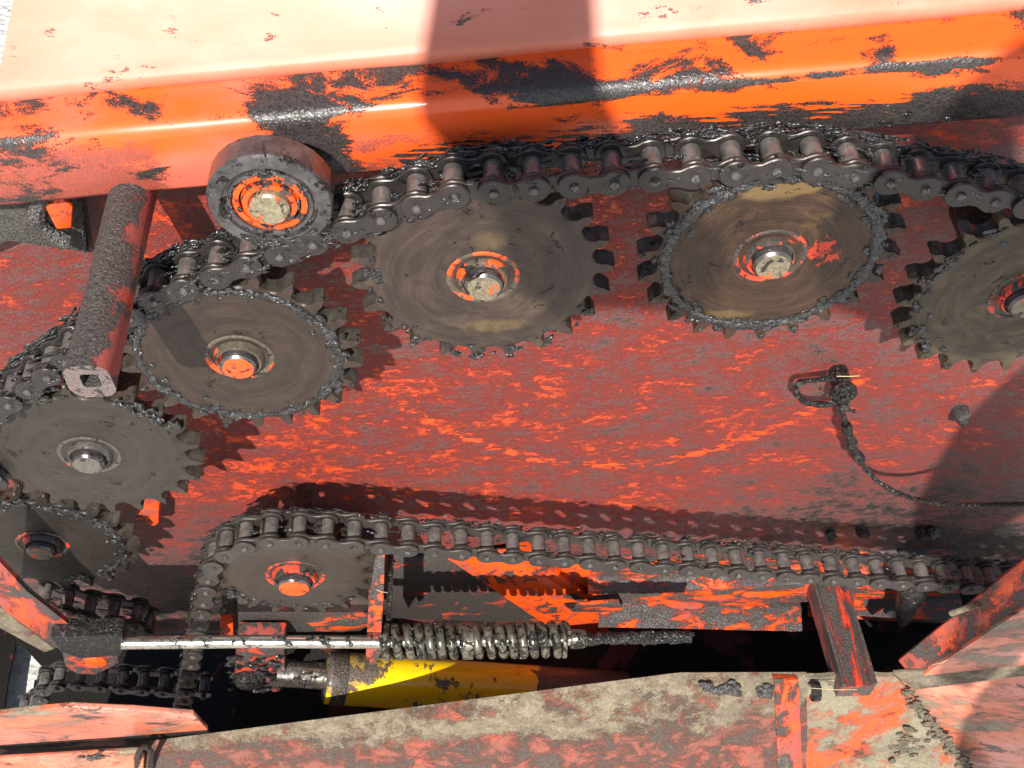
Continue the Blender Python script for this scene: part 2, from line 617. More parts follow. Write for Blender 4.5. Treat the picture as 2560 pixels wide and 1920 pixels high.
M_BEAM = grime('beam paint', film_amt=0.36, grease_amt=0.42, stretch=(1, 1.6, 2.6), scale=12, rot=-0.08, seed=4.1, gloss=0.34, grain_amt=0.30,
               coat=0.12, extra=beam_extra, film=(0.30, 0.070, 0.055), bump=0.0007, glint=1.3, paint=(0.84, 0.10, 0.010), fade=(0.70, 0.15, 0.10), tint_where=beam_dust_haze, grease=(0.055, 0.046, 0.043))
M_COVER = grime('faded cover paint', paint=(0.60, 0.175, 0.10), fade=(0.64, 0.235, 0.165), film=(0.54, 0.185, 0.125), film_amt=0.22,
                grease_amt=0.25, grain_amt=0.22, stretch=(1, 2.6, 2.6), scale=17, rot=-0.08, seed=2.2, gloss=0.46, coat=0.0, bump=0.0003)
M_RAIL = grime('rail paint', film_amt=0.46, grease_amt=0.55, grain_amt=0.34, stretch=(0.8, 2, 2.8), scale=20, seed=7.7, gloss=0.2, coat=0.3, bump=0.0009)
M_BRACE = grime('brace paint', film_amt=0.42, grease_amt=0.36, stretch=(1, 1, 1), scale=30, grain_amt=0.25, seed=3.1, gloss=0.3)
M_LOWPL = grime('lower plate paint', film_amt=0.55, grease_amt=0.68, grain_amt=0.3, stretch=(1, 1, 1.6), scale=20, seed=8.4, bump=0.0008)
def tray_dust(k, a):
    x, y, z = k.xyz(k.obj)
    return k.math('ADD', a, k.step(z, -0.590, -0.535, -0.12, 0.22))


M_TRAY = grime('dusty tray paint', film_amt=0.70, grease_amt=0.50, stretch=(1, 1.4, 1.4), scale=22, seed=5.9, dust=(0.27, 0.22, 0.15), dust_amt=0.26, gloss=0.4,
               film=(0.155, 0.066, 0.050), grease=(0.105, 0.075, 0.060), grain_amt=0.5, edge=0.12, grease_rough=0.7, glint=1.0, dust_extra=tray_dust, paint=(0.60, 0.09, 0.04))
M_TRAY2 = grime('muddy tray end paint', film_amt=0.42, grease_amt=0.34, stretch=(1, 1, 1), scale=13, seed=6.6, dust=(0.30, 0.26, 0.175), dust_amt=0.60, grain_amt=0.2,
                gloss=0.35, bump=0.0014)
M_GUARD = grime('sun faded guard paint', paint=(0.72, 0.16, 0.07), fade=(0.64, 0.24, 0.17), film=(0.40, 0.16, 0.11), film_amt=0.42, grease_amt=0.30, grain_amt=0.28,
                stretch=(1, 2.2, 2.2), scale=13, seed=9.3, gloss=0.32, coat=0.3, dust=(0.34, 0.28, 0.19), dust_amt=0.40)
M_ARM = grime('arm paint', grain_amt=0.3, film_amt=0.55, grease_amt=0.50, stretch=(2.4, 1, 1), scale=12, rot=0.75, seed=2.9, gloss=0.3, dust=DUST, dust_amt=0.12)
def pipe_extra(k, a, what):
    x, y, z = k.xyz(k.obj)
    return k.math('ADD', a, k.step(x, -0.290, -0.262, 0.17 if what == 'grease' else 0.05, -0.10 if what == 'grease' else 0.02))


M_PIPE = grime('pipe paint', film_amt=0.58, grease_amt=0.50, stretch=(1, 0.8, 1), scale=24, grain_amt=0.3, extra=pipe_extra, paint=RED, seed=0.8, gloss=0.35, grease=(0.085, 0.074, 0.066),
               grease_rough=0.5, bump=0.0016)
M_CUT = chipped('torch cut steel', (0.27, 0.14, 0.12), (0.20, 0.155, 0.145), 0.4, 90, 0.55, 0.1)
M_HUB = chipped('hub paint on steel', ORANGE, (0.15, 0.125, 0.09), 0.42, 48, 0.3, 0.35, 1.0)
M_HUBR = chipped('hub ring paint', RED, (0.09, 0.072, 0.058), 0.44, 52, 0.3, 0.3, 3.0)
M_SHAFT = chipped('shaft end steel', ORANGE, (0.27, 0.225, 0.15), 0.36, 42, 0.42, 0.3, 2.4)
M_BEAR = oily_steel('bearing steel', (0.065, 0.059, 0.058), (0.15, 0.138, 0.135), 0.27, 0.6, 0.34, 70)
M_CHROME = oily_steel('bright rod', (0.42, 0.38, 0.31), (0.60, 0.56, 0.48), 0.20, 0.95, 0.38, 90)
M_SPRING = oily_steel('oiled spring steel', (0.075, 0.068, 0.054), (0.19, 0.172, 0.130), 0.26, 0.5, 0.44, 110)
M_DARK = oily_steel('caked rod', (0.05, 0.045, 0.04), (0.085, 0.075, 0.065), 0.4, 0.2, 0.6, 160)
def barrel_grease_shade(k, a, what):
    x, y, z = k.xyz(k.obj)
    return k.math('ADD', a, k.math('ADD', k.step(x, 0.03, 0.05, 0.0, 0.3), ell(k, x, z, [(-0.195, -0.558, 0.075, 0.026, 0.20)])))  # step darkens the right end as painted shade; the spot is grease


M_YELLOW = grime('yellow barrel paint', extra=barrel_grease_shade, grain_amt=0.12, paint=(0.82, 0.52, 0.004), film=(0.24, 0.15, 0.05), film_amt=0.32, grease_amt=0.33, scale=24, seed=11.2,
                 gloss=0.22, coat=0.4, grease=(0.13, 0.10, 0.08), grease_rough=0.5)
M_CLEVIS = grime('clevis paint', paint=RED, film_amt=0.55, grease_amt=0.52, scale=34, seed=12.0)
M_VOID_SHADE = grime('shade darkened inner paint', paint=(0.30, 0.03, 0.02), film=(0.05, 0.03, 0.028), film_amt=0.8, grease_amt=0.6, scale=8, seed=13.0, spec=0.05, grease_rough=0.8, grease=(0.03, 0.026, 0.024))  # black tone paints the shade of the cavity into the colour
M_STRAW = NT('dry straw').out((0.42, 0.34, 0.18), 0.6)
k = NT('pale gravel')
g_ = k.noise(k.obj, 60, 6, 0.75)
v_ = k.n('ShaderNodeTexVoronoi')
k.put(v_.inputs['Vector'], k.obj)
v_.inputs['Scale'].default_value = 45
M_GROUND = k.out(k.mix(k.step(g_, 0.36, 0.66), (0.60, 0.58, 0.55), (0.92, 0.90, 0.86)), 0.9, 0, k.bump(k.math('ADD', g_, v_.outputs['Distance']), 0.012, 1.0))
DISCS = [disc_mat('sprocket face grey brown', (0.0284, 0.0228, 0.0183), (0.0450, 0.0357, 0.0280), (0.0592, 0.0473, 0.0346), 0.30, 0.3),
         disc_mat('sprocket face brown', (0.0264, 0.0169, 0.0130), (0.0512, 0.0331, 0.0254), (0.0760, 0.0496, 0.0310), 0.25, 2.1),
         disc_mat('sprocket face mauve brown', (0.0296, 0.0194, 0.0158), (0.0592, 0.0394, 0.0316), (0.0947, 0.0657, 0.0397), 0.38, 4.7, gold=[(0.01, -0.055, 0.04, 0.012, 0.7), (0.005, 0.04, 0.02, 0.015, 0.6)]),
         disc_mat('sprocket face burnt brown', (0.0225, 0.0106, 0.0062), (0.0545, 0.0256, 0.0138), (0.1362, 0.0807, 0.0280), 0.30, 7.9, gold=[(-0.012, 0.068, 0.035, 0.014, 1.0), (0.012, 0.072, 0.02, 0.01, 0.9), (-0.03, -0.065, 0.04, 0.008, 0.8)], red=[(0.040, 0.004, 0.020, 0.020, 1.0)]),
         disc_mat('sprocket face olive brown', (0.0326, 0.0222, 0.0132), (0.0622, 0.0434, 0.0244), (0.0947, 0.0695, 0.0366), 0.45, 9.4),
         disc_mat('sprocket face dull brown', (0.0390, 0.0290, 0.0224), (0.0498, 0.0378, 0.0295), (0.0592, 0.0462, 0.0346), 0.35, 12.4),
         disc_mat('sprocket face black brown', (0.0190, 0.0150, 0.0122), (0.0326, 0.0256, 0.0204), (0.0474, 0.0367, 0.0280), 0.25, 15.0)]

# ------------------------------------------------------------------ ground
bm = bmesh.new()
g = 400
q = [bm.verts.new(V(a, -11.5, b)) for a, b in ((-g, -g), (g, -g), (g, g), (-g, g))]
bm.faces.new(q)
o = finish('ground', bm, M_GROUND, smooth=False)
o['kind'] = 'structure'

# ------------------------------------------------------------------ machine frame
PW = -1.12                                     # side plate, behind the sprockets
frame = thing('machine_frame', 'greasy red painted machine frame carrying all the sprockets, beam above and side plate', 'machine frame', (0, 0, PW))


def fr(name, bmx, mat, angle=35):
    o = finish(name, bmx, mat, None, angle=angle)
    o.parent = frame
    o.matrix_parent_inverse = Matrix.Translation(-frame.location)
    return o


def grid_sheet(fn, nu, nv, thick, mat, name, amp=0.0, sc=6.0):
    """sheet from fn(s,t)->(u,v,w), thickened away from the camera"""
    b = bmesh.new()
    vs = [[None] * (nv + 1) for _ in range(nu + 1)]
    for i in range(nu + 1):
        for j in range(nv + 1):
            p = V(*fn(i / nu, j / nv))
            vs[i][j] = b.verts.new(p)
    for i in range(nu):
        for j in range(nv):
            b.faces.new((vs[i][j], vs[i + 1][j], vs[i + 1][j + 1], vs[i][j + 1]))
    b.normal_update()
    f0 = b.faces[0] if False else next(iter(b.faces))
    sgn = 1 if f0.normal.dot(V(*CAMP) - f0.calc_center_median()) > 0 else -1
    if amp:
        for v in b.verts:
            v.co += v.normal * (amp * S * noise.noise(v.co * sc))
    bmesh.ops.solidify(b, geom=b.faces[:], thickness=thick * S * sgn)
    return b


# side plate, very slightly buckled
hx = at(118, 1690, PW)[0]
M_SHADE_DARK = grime('shade darkened paint', paint=(0.35, 0.03, 0.02), film=(0.07, 0.032, 0.028), film_amt=0.72, grease_amt=0.72, scale=14, seed=31.0, grease=(0.022, 0.019, 0.017), grain_amt=0.25, spec=0.05, grease_rough=0.8)  # near-black colour stands in for shade at the lower left
fr('side_plate', slab_bm([(-7.8, 1.55, PW), (-4.0, 1.85, PW), (8.5, 2.4, PW), (8.5, -6.35, PW), (-1.0, -6.35, PW), (-2.6, -6.35, PW), (-3.0, -6.8, PW), (-6.2, -6.8, PW), (-6.7, -6.1, PW), (-7.8, -5.9, PW)], 0.06, 0.004), M_PLATE)
def fl(*pp):
    return [at_plane(x, y, (0, -11.0, 0), (0, 1, 0)) for x, y in pp]


fr('shade_floor', slab_bm(fl((40, 1612), (52, 1608), (120, 1682), (86, 1700), (72, 1790), (72, 2050), (1000, 2050), (1000, 1500), (40, 1500)), 0.06, 0.004), M_SHADE_DARK)  # dark sheets added as painted shade, cut round the lit ground
fr('shade_floor', slab_bm(fl((39, 1612), (20, 1700), (8, 1785), (8, 2050), (-260, 2050), (-260, 1500), (39, 1500)), 0.06, 0.004), M_SHADE_DARK)


# top beam: folded section, lower face, rounded edge, sloping upper band
def beam_line(u):
    return 1.79 + 0.084 * (u + 3.8)


prof = [(0.00, -0.56), (0.0, -0.50), (0.02, -0.487), (0.30, -0.48), (0.46, -0.485)]
for i in range(7):
    a = math.pi / 2 * i / 6 * 0.93
    prof.append((0.46 + 0.085 * math.sin(a), -0.485 - 0.085 * (1 - math.cos(a))))
prof += [(0.565, -0.66), (0.59, -0.80), (0.61, -0.98), (0.40, -1.0)]


def beam_fn(s, t):
    u = -4.35 + 9.2 * s
    x = t * (len(prof) - 1)
    i = min(int(x), len(prof) - 2)
    f = x - i
    return (u, beam_line(u) + prof[i][0] * (1 - f) + prof[i + 1][0] * f, prof[i][1] * (1 - f) + prof[i + 1][1] * f)


fr('top_beam', grid_sheet(beam_fn, 80, len(prof) - 1, 0.035, M_BEAM, 'b', 0.018, 12), M_BEAM, 60)

# cover sheet above the beam (bolted on, sun bleached)
cover = thing('cover_sheet', 'sun bleached salmon pink cover sheet sloping back above the beam', 'cover', (0, 3, -1))
cp = [(-0.015, -0.93), (0.03, -0.845), (0.085, -0.835), (0.11, -0.85), (0.14, -0.89), (0.59, -1.285), (1.34, -1.945), (2.6, -3.05), (3.4, -3.76)]
cn = Vector((0, 0.79, 0.61))


def cover_fn(s, t):
    x = t * (len(cp) - 1)
    i = min(int(x), len(cp) - 2)
    f = x - i
    dv = cp[i][0] * (1 - f) + cp[i + 1][0] * f
    w = cp[i][1] * (1 - f) + cp[i + 1][1] * f
    ul = -3.66 + 0.16 * min(dv, 0.373) + 0.70 * max(0.0, dv - 0.373)
    u = ul + (5.6 - ul) * s
    return (u, beam_line(u) + 0.60 + dv, w)


o = finish('sheet', grid_sheet(cover_fn, 50, len(cp) - 1, 0.03, M_COVER, 'c', 0.012, 5), M_COVER, cover, angle=60)
o.matrix_parent_inverse = Matrix.Translation(-cover.location)


def add(parent, o):
    o.parent = parent
    o.matrix_parent_inverse = Matrix.Translation(-parent.location)
    return o


# pipe stub welded under the beam, square hole in its burnt end
pc = (-2.83, 1.78)
stub = bmesh.new()
NP = 28
rings = []
for i in range(15):
    w = -0.75 + 2.0 * i / 14
    ring = []
    for kk in range(NP):
        a = 2 * math.pi * kk / NP
        e = 4.0 if w > 0.9 else 2.2
        e = 2.1 + 1.3 * max(0, (w - 0.5) / 0.75)
        rr = (0.165 - 0.010 * max(0, w)) / (abs(math.cos(a)) ** e + abs(math.sin(a)) ** e) ** (1 / e)
        rr *= 1 + 0.03 * noise.noise(Vector((a * 2, w * 5, 0)))
        if i == 14:
            rr *= 1.0 + 0.06 * noise.noise(Vector((a * 4, 9, 0)))
        ring.append(stub.verts.new(V(pc[0] + rr * math.cos(a), pc[1] + rr * math.sin(a) * 1.08, w)))
    rings.append(ring)
for i in range(14):
    for kk in range(NP):
        stub.faces.new((rings[i][kk], rings[i][(kk + 1) % NP], rings[i + 1][(kk + 1) % NP], rings[i + 1][kk]))
inner, deep = [], []
for kk in range(NP):
    a = 2 * math.pi * kk / NP
    rr = 0.062 / (abs(math.cos(a)) ** 5 + abs(math.sin(a)) ** 5) ** 0.2
    inner.append(stub.verts.new(V(pc[0] + 0.01 + rr * math.cos(a), pc[1] + 0.01 + rr * 1.1 * math.sin(a), 1.25)))
    deep.append(stub.verts.new(V(pc[0] + 0.01 + rr * math.cos(a), pc[1] + 0.01 + rr * 1.1 * math.sin(a), 0.6)))
for kk in range(NP):
    k2 = (kk + 1) % NP
    f = stub.faces.new((rings[14][kk], rings[14][k2], inner[k2], inner[kk])); f.material_index = 1
    stub.faces.new((inner[kk], inner[k2], deep[k2], deep[kk]))
stub.faces.new(deep)
fr('pipe_stub', stub, [M_PIPE, M_CUT])

# left hanger plate under the beam with a curled lug
b = slab_bm(px(-0.92, (-60, 470), (205, 455), (232, 632), (160, 622), (20, 600), (-60, 640)), 0.05)
fr('hanger_plate', b, M_PIPE)
b = tube_bm(spline(px(-0.75, (128, 470), (98, 505), (95, 548), (125, 580), (168, 605)), 6), 0.065, 10, None, True, 0.05, 40)
fr('lug', b, M_CLOD)
b = slab_bm(px(-0.70, (112, 520), (150, 492), (182, 520), (178, 572), (140, 575)), 0.05, 0.02)
fr('lug', b, M_BRACE)
b = slab_bm(px(-0.86, (197, 488), (205, 488), (217, 632), (208, 632)), 0.06, 0.002)
fr('stay', b, M_DARK)

# small square stud right of the lowest large sprocket
b = slab_bm(px(-0.80, (346, 1262), (397, 1272), (397, 1308), (386, 1316), (336, 1304)), 0.35, 0.01, (0, 0, -1))
fr('stud', b, M_BRACE)

# lower plate under the lower chain, diagonal brace and rails
b = slab_bm(px(-1.04, (955, 1392), (1270, 1400), (1480, 1420), (1520, 1560), (1400, 1560), (965, 1545)), 0.05)
fr('lower_plate', b, M_LOWPL)
b = slab_bm(px(-0.90, (1120, 1398), (1265, 1380), (1500, 1530), (1530, 1600), (1420, 1600)), 0.05)
fr('diagonal_brace', b, M_BRACE)
b = slab_bm(px(-0.90, (1265, 1380), (1290, 1376), (1525, 1520), (1500, 1530)), 0.28, 0.01, (0, 0, -1))
fr('brace_flange', b, M_BRACE)
b = slab_bm(px(-0.97, (1398, 1405), (1476, 1402), (1478, 1470), (1420, 1478)), 0.05)
fr('gusset', b, M_BRACE)


def bar_prof(name, p0, p1, prof, mat, n=24, amp=0.01):
    """profile (dv,dw) swept from p0 to p1"""
    P0, P1 = Vector(p0), Vector(p1)
    N = len(prof)

    def fn(s, t):
        x = t * (N - 1); i = min(int(x), N - 2); f = x - i
        p = P0.lerp(P1, s)
        return (p.x, p.y + prof[i][0] * (1 - f) + prof[i + 1][0] * f, p.z + prof[i][1] * (1 - f) + prof[i + 1][1] * f)
    return fr(name, grid_sheet(fn, n, N - 1, 0.04, mat, name, amp, 15), mat, 50)


def arcp(c, r, a0, a1, n=6):
    return [(c[0] + r * math.sin(math.radians(a0 + (a1 - a0) * i / n)), c[1] + r * math.cos(math.radians(a0 + (a1 - a0) * i / n))) for i in range(n + 1)]


# upper rail (angle), lower round rail
RW = -0.75
r0, r1 = at(1470, 1482, RW), at(2420, 1440, RW)
bar_prof('rail', r0, r1, [(0.10, -0.5), (0.0, 0.0), (-0.03, 0.02), (-0.42, 0.05)], M_RAIL)
r0, r1 = at(1478, 1420, -0.98), at(2080, 1400, -0.98)
bar_prof('rail', r0, r1, [(0.0, -0.15), (0.0, 0.0), (-0.22, 0.04)], M_RAIL)
r0, r1 = at(1500, 1528, RW + 0.12), at(2000, 1540, RW + 0.12)
bar_prof('rail', r0, r1, [(0.06, -0.4)] + arcp((-0.12, -0.10), 0.18, 60, 130) + [(-0.36, 0.05), (-0.40, 0.0)], M_RAIL)
r0, r1 = at(2040, 1512, RW - 0.1), at(2400, 1530, RW - 0.1)
bar_prof('rail', r0, r1, [(0.06, -0.4)] + arcp((-0.15, -0.16), 0.26, 60, 150) + [(-0.46, -0.05)], M_RAIL)
b = slab_bm(px(-0.55, (1410, 1512), (1545, 1502), (1556, 1520), (1552, 1530), (1430, 1530)), 0.03)
fr('strap', b, M_RAIL)

# outward channel bracket that holds the tray
bu0, bu1, bvt = 3.80, 4.16, -5.16


def bracket_sec(w):
    k_ = 1.0 + 0.06 * (w + 1.35)
    du = 0.06 * (w + 1.35)
    return [(bu0 - 0.03 + du, bvt + 0.06, w), (bu0 + du, bvt + 0.065, w), (bu0 + 0.035 + du, bvt, w), (bu1 - 0.05 + du, bvt, w), (bu1 - 0.015 + du, bvt + 0.08, w),
            (bu1 + 0.02 + du, bvt + 0.075, w), (bu1 + 0.02 + du, bvt - 0.3, w), (bu0 - 0.03 + du, bvt - 0.3, w)]


b = bmesh.new()
rr_ = [[b.verts.new(V(*p)) for p in bracket_sec(-1.33 + 2.0 * i / 12)] for i in range(13)]
for i in range(12):
    for j in range(8):
        b.faces.new((rr_[i][j], rr_[i][(j + 1) % 8], rr_[i + 1][(j + 1) % 8], rr_[i + 1][j]))
b.faces.new(rr_[0]); b.faces.new(rr_[-1])
bmesh.ops.bevel(b, geom=[e for e in b.edges if e.calc_face_angle(0) > 0.5], offset=0.008 * S, segments=2, affect='EDGES')
fr('channel_bracket', b, grime('bracket paint', film_amt=0.5, grease_amt=0.60, stretch=(2.4, 0.45, 2.0), scale=17, seed=17.0, paint=RED, gloss=0.25, grain_amt=0.3))

# inner frame wall far behind the void at the bottom
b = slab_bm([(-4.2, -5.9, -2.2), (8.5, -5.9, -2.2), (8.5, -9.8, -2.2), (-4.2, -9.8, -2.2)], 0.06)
fr('inner_wall', b, M_VOID_SHADE)
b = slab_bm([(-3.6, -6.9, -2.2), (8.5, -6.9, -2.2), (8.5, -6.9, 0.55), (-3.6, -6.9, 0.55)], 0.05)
fr('inner_floor', b, M_VOID_SHADE)

# plate bolts and pads
for (x, y, rad) in ((2155, 1322, 0.085), (2300, 1330, 0.07)):
    c = at(x, y, PW + 0.05)
    b = bmesh.new()
    lathe_bm([(rad * 1.1, 0.0), (rad * 1.1, 0.02), (rad, 0.05), (rad, 0.12), (rad * 0.8, 0.14)], 6, b)
    bmesh.ops.bevel(b, geom=b.edges[:], offset=0.008 * S, segments=1, affect='EDGES')
    bmesh.ops.translate(b, vec=V(c[0], c[1], PW + 0.03), verts=b.verts[:])
    fr('bolt', b, M_DARK)
for (x, y, s1, s2) in ((2400, 1035, 0.10, 0.09), (2075, 1335, 0.07, 0.05), (2330, 1325, 0.08, 0.06)):
    c = at(x, y, PW + 0.02)
    b = bmesh.new()
    clod(b, (c[0], c[1], PW + 0.04), (s1, s2 * 1.5, 0.10), 0.3, 0.5)
    o = fr('grease', b, M_GREASE)
    o['kind'] = 'stuff'

# grease plastered along the lower lip of the beam and the chain side
b = bmesh.new()
for i in range(230):
    u = random.uniform(-0.95, 3.6)
    dv = random.random() ** 2 * 0.22
    s1 = random.uniform(0.015, 0.045)
    clod(b, (u, beam_line(u) + 0.02 + dv, -0.475), (s1 * 2.2, s1, s1 * 0.5), 0.08, 0.6)
for i in range(40):
    u = random.uniform(-4.2, 4.2)
    s1 = random.uniform(0.012, 0.03)
    clod(b, (u, beam_line(u) + 0.5 + random.uniform(-.02, .03), -0.50), (s1 * 2.4, s1, s1 * 0.6), 0.08, 0.6)
o = fr('grease', b, M_GREASE)
o['kind'] = 'stuff'


# ------------------------------------------------------------------ sprockets
def tooth_outline(N, Rp, rs, Rt, phase, tipw=0.035):
    """closed outline points (r, angle): seats of radius rs on the pitch circle, pointed teeth"""
    pts = []
    step = 2 * math.pi / N
    for i in range(N):
        th = phase + i * step
        cx, cy = Rp * math.cos(th), Rp * math.sin(th)
        for j in range(9):
            a = math.radians(-94 + 188 * j / 8)
            # inward direction is -radial; sweep from one flank to the other
            dx = -math.cos(a); dy = math.sin(a)
            x = cx + rs * (dx * math.cos(th) - dy * math.sin(th))
            y = cy + rs * (dx * math.sin(th) + dy * math.cos(th))
            pts.append((x, y))
        for s_ in (-1, 1):
            ta = th + step / 2 + s_ * step * tipw
            rr = Rt
            pts.append((rr * math.cos(ta), rr * math.sin(ta)))
    return pts


def sprocket(center, w0, N, phase, mat, label, Rt=1.0, P=0.275, grease=None, hub=(0.28, 0.15), hubm=M_HUB, ring_r=0.84, thick=0.155,
             shaft=0.145, hub_h=0.05, shaft_h=0.12, name='sprocket', shaftm=None):
    shaftm = shaftm or M_SHAFT
    Rp = P / 2 / math.sin(math.pi / N)
    t = thing(name, label, 'sprocket', (center[0], center[1], w0), 'chain sprockets on the side plate')
    out = tooth_outline(N, Rp - 0.030, 0.094, Rt, phase)
    M_ = len(out)
    b = bmesh.new()

    def ringv(scale, w, off=0.0):
        r = []
        for x, y in out:
            rr = math.hypot(x, y)
            r.append(b.verts.new(V(x * (rr - off) / rr * scale, y * (rr - off) / rr * scale, w)))
        return r

    def circ(r, w):
        res = []
        for x, y in out:
            a = math.atan2(y, x)
            res.append(b.verts.new(V(r * math.cos(a), r * math.sin(a), w)))
        return res
    loops = [ringv(1, -thick, 0.016), ringv(1, -thick + 0.014), ringv(1, -0.014), ringv(1, 0.0, 0.014)]
    root = Rp - 0.124
    loops += [circ(root - 0.015, 0.004), circ(root - 0.06, 0.012 if grease else 0.004), circ(root * 0.70, 0.012 if grease else 0.002), circ(root * 0.45, 0.012 if grease else 0.0), circ(hub[0] * 0.9, 0.0)]
    for i in range(len(loops) - 1):
        for k_ in range(M_):
            k2 = (k_ + 1) % M_
            f = b.faces.new((loops[i][k_], loops[i][k2], loops[i + 1][k2], loops[i + 1][k_]))
            f.material_index = 1 if i == 1 else 0
    b.faces.new(loops[0])
    b.faces.new(loops[-1])
    finish('toothed_wheel', b, [mat, M_STEEL], t, angle=28)
    # hub rings
    h0 = hub[0]
    b = lathe_bm([(h0, -0.02), (h0, 0.006), (h0 - 0.012, 0.014), (h0 - 0.03, 0.012), (h0 - 0.05, -0.004), (h0 - 0.075, -0.006), (h0 - 0.085, hub_h * 0.5), (h0 - 0.10, hub_h), (shaft + 0.02, hub_h), (shaft + 0.012, hub_h - 0.03), (shaft, hub_h - 0.03)], 56, caps=False)
    hb = finish('hub', b, hubm, t, angle=30)
    b = lathe_bm([(shaft, hub_h - 0.04), (shaft, shaft_h - 0.02), (shaft - 0.018, shaft_h), (shaft * 0.5, shaft_h + 0.002), (0.01, shaft_h + 0.003)], 48, mi=[1, 1, 0, 0])
    finish('shaft_end', b, [shaftm, M_BEAR], hb, angle=30)
    # hub body to the plate
    ht_ = 0.30 if N == 22 else 0.12
    b = lathe_bm([(ht_, -thick - 0.9), (ht_, -thick)], 32)
    finish('hub_tube', b, M_DARK, t, angle=30)
    if grease:
        b = bmesh.new()
        NS, NC = 260, 9
        rg = []
        a0, a1 = grease[1], grease[2]
        sd = random.uniform(0, 99)
        for i in range(NS + 1):
            a = math.radians(a0 + (a1 - a0) * i / NS)
            env = min(1, i / 14, (NS - i) / 14) if (a1 - a0) < 359 else 1
            ring = []
            base = grease[0] * (0.75 + 0.6 * noise.noise(Vector((math.cos(a) * 3, math.sin(a) * 3, sd))))
            for k_ in range(NC):
                c_ = 2 * math.pi * k_ / NC
                nz = 0.55 + 0.75 * noise.noise(Vector((math.cos(a) * 14, math.sin(a) * 14, sd + math.cos(c_) * 2))) + 0.4 * noise.noise(Vector((math.cos(a) * 40, math.sin(a) * 40, sd + c_)))
                rr = max(0.15, base / grease[0] * nz + 0.5) * grease[0] * env
                ring.append(b.verts.new(V((ring_r + rr * 1.15 * math.cos(c_)) * math.cos(a), (ring_r + rr * 1.15 * math.cos(c_)) * math.sin(a), 0.004 + rr * 0.7 * math.sin(c_))))
            rg.append(ring)
        for i in range(NS if grease[0] > 0.02 else 0):
            for k_ in range(NC):
                b.faces.new((rg[i][k_], rg[i][(k_ + 1) % NC], rg[i + 1][(k_ + 1) % NC], rg[i + 1][k_]))
        bmesh.ops.delete(b, geom=[v for v in b.verts if not v.link_faces], context='VERTS')
        for i in range(int(grease[3])):
            a = math.radians(random.uniform(a0, a1))
            r_ = ring_r + random.gauss(0.0, 0.05)
            s_ = random.uniform(0.012, 0.032)
            clod(b, (r_ * math.cos(a), r_ * math.sin(a), 0.012), (s_ * 1.6, s_, s_ * 0.5), a + 1.57, 0.6)
        for i in range(int(grease[3] * 0.7)):
            # clots on tooth tips
            i_ = random.randrange(N)
            a = phase + (i_ + 0.5) * 2 * math.pi / N
            r_ = Rt - random.uniform(0.02, 0.07)
            s_ = random.uniform(0.010, 0.026)
            clod(b, (r_ * math.cos(a), r_ * math.sin(a), random.uniform(-0.12, 0.0)), (s_ * 1.3, s_, s_), a, 0.6)
        o = finish('grease', b, M_GREASE, t, angle=80)
        o['kind'] = 'stuff'
    return t


ST = 2 * math.pi / 22


def ph(tip_deg):            # phase so that a tooth tip stands at tip_deg
    return math.radians(tip_deg) - ST / 2


C0, C1, C2, C3, C4, C5, C6 = (-3.80, -0.87), (-2.222, 0.461), (-0.231, 1.342), (1.928, 1.499), (4.05, 0.97), (-2.30, -3.25), (-5.02, -3.15)
sprocket(C0, 0, 22, ph(21.1), DISCS[0], 'grey brown sprocket below the pipe stub, clean turned face and bare steel shaft end', hubm=chipped('bare hub steel', RED, (0.15, 0.13, 0.115), 0.3, 60, 0.3, 0.5, 8.0), grease=(0.012, 20, 120, 40), ring_r=0.9,
         shaftm=chipped('bare shaft end', RED, (0.19, 0.17, 0.15), 0.05, 60, 0.36, 0.4, 8.0))
sprocket(C1, 0, 22, ph(24.2), DISCS[1], 'brown sprocket under the tension roller, rim caked with a lumpy ring of grease', grease=(0.036, 0, 360, 90), ring_r=0.80, hub_h=0.06, shaftm=chipped('half painted shaft end', ORANGE, (0.24, 0.19, 0.12), 0.62, 36, 0.4, 0.3, 14.0))
sprocket(C2, 0, 22, ph(36.9), DISCS[2], 'mauve brown sprocket with thin orange hub ring, second to the right of the pipe stub', grease=(0.010, 150, 335, 40), ring_r=0.86)
sprocket(C3, 0, 22, ph(177.8), DISCS[3], 'burnt reddish brown sprocket with golden rub marks and red paint round its hub', grease=(0.046, 0, 360, 110), ring_r=0.79, hubm=M_HUBR)
sprocket(C4, 0, 22, ph(200.0), DISCS[4], 'olive brown sprocket cut off by the right edge of the picture', grease=(0.010, 100, 250, 40), ring_r=0.84, hubm=M_HUBR)
sprocket(C5, 0, 20, math.radians(90 + 4), DISCS[5], 'dull brown sprocket at the left end of the lower chain with bright orange shaft end', Rt=0.95, grease=(0.009, 190, 330, 30), ring_r=0.74,
         hub=(0.32, 0.2), hubm=M_HUBR, shaft=0.175, hub_h=0.08, shaft_h=0.16, shaftm=chipped('orange shaft end', ORANGE, (0.16, 0.13, 0.10), 0.80, 30, 0.42, 0.2, 6.0))
sprocket(C6, -0.42, 22, ph(7.0), DISCS[6], 'dark greasy sprocket tucked behind and below the others at the lower left corner', grease=(0.02, -90, 120, 110), ring_r=0.80, hubm=M_HUBR)
# ------------------------------------------------------------------ roller chains
PIT = 0.275
WC = -0.065                                     # chain centre line, middle of the teeth


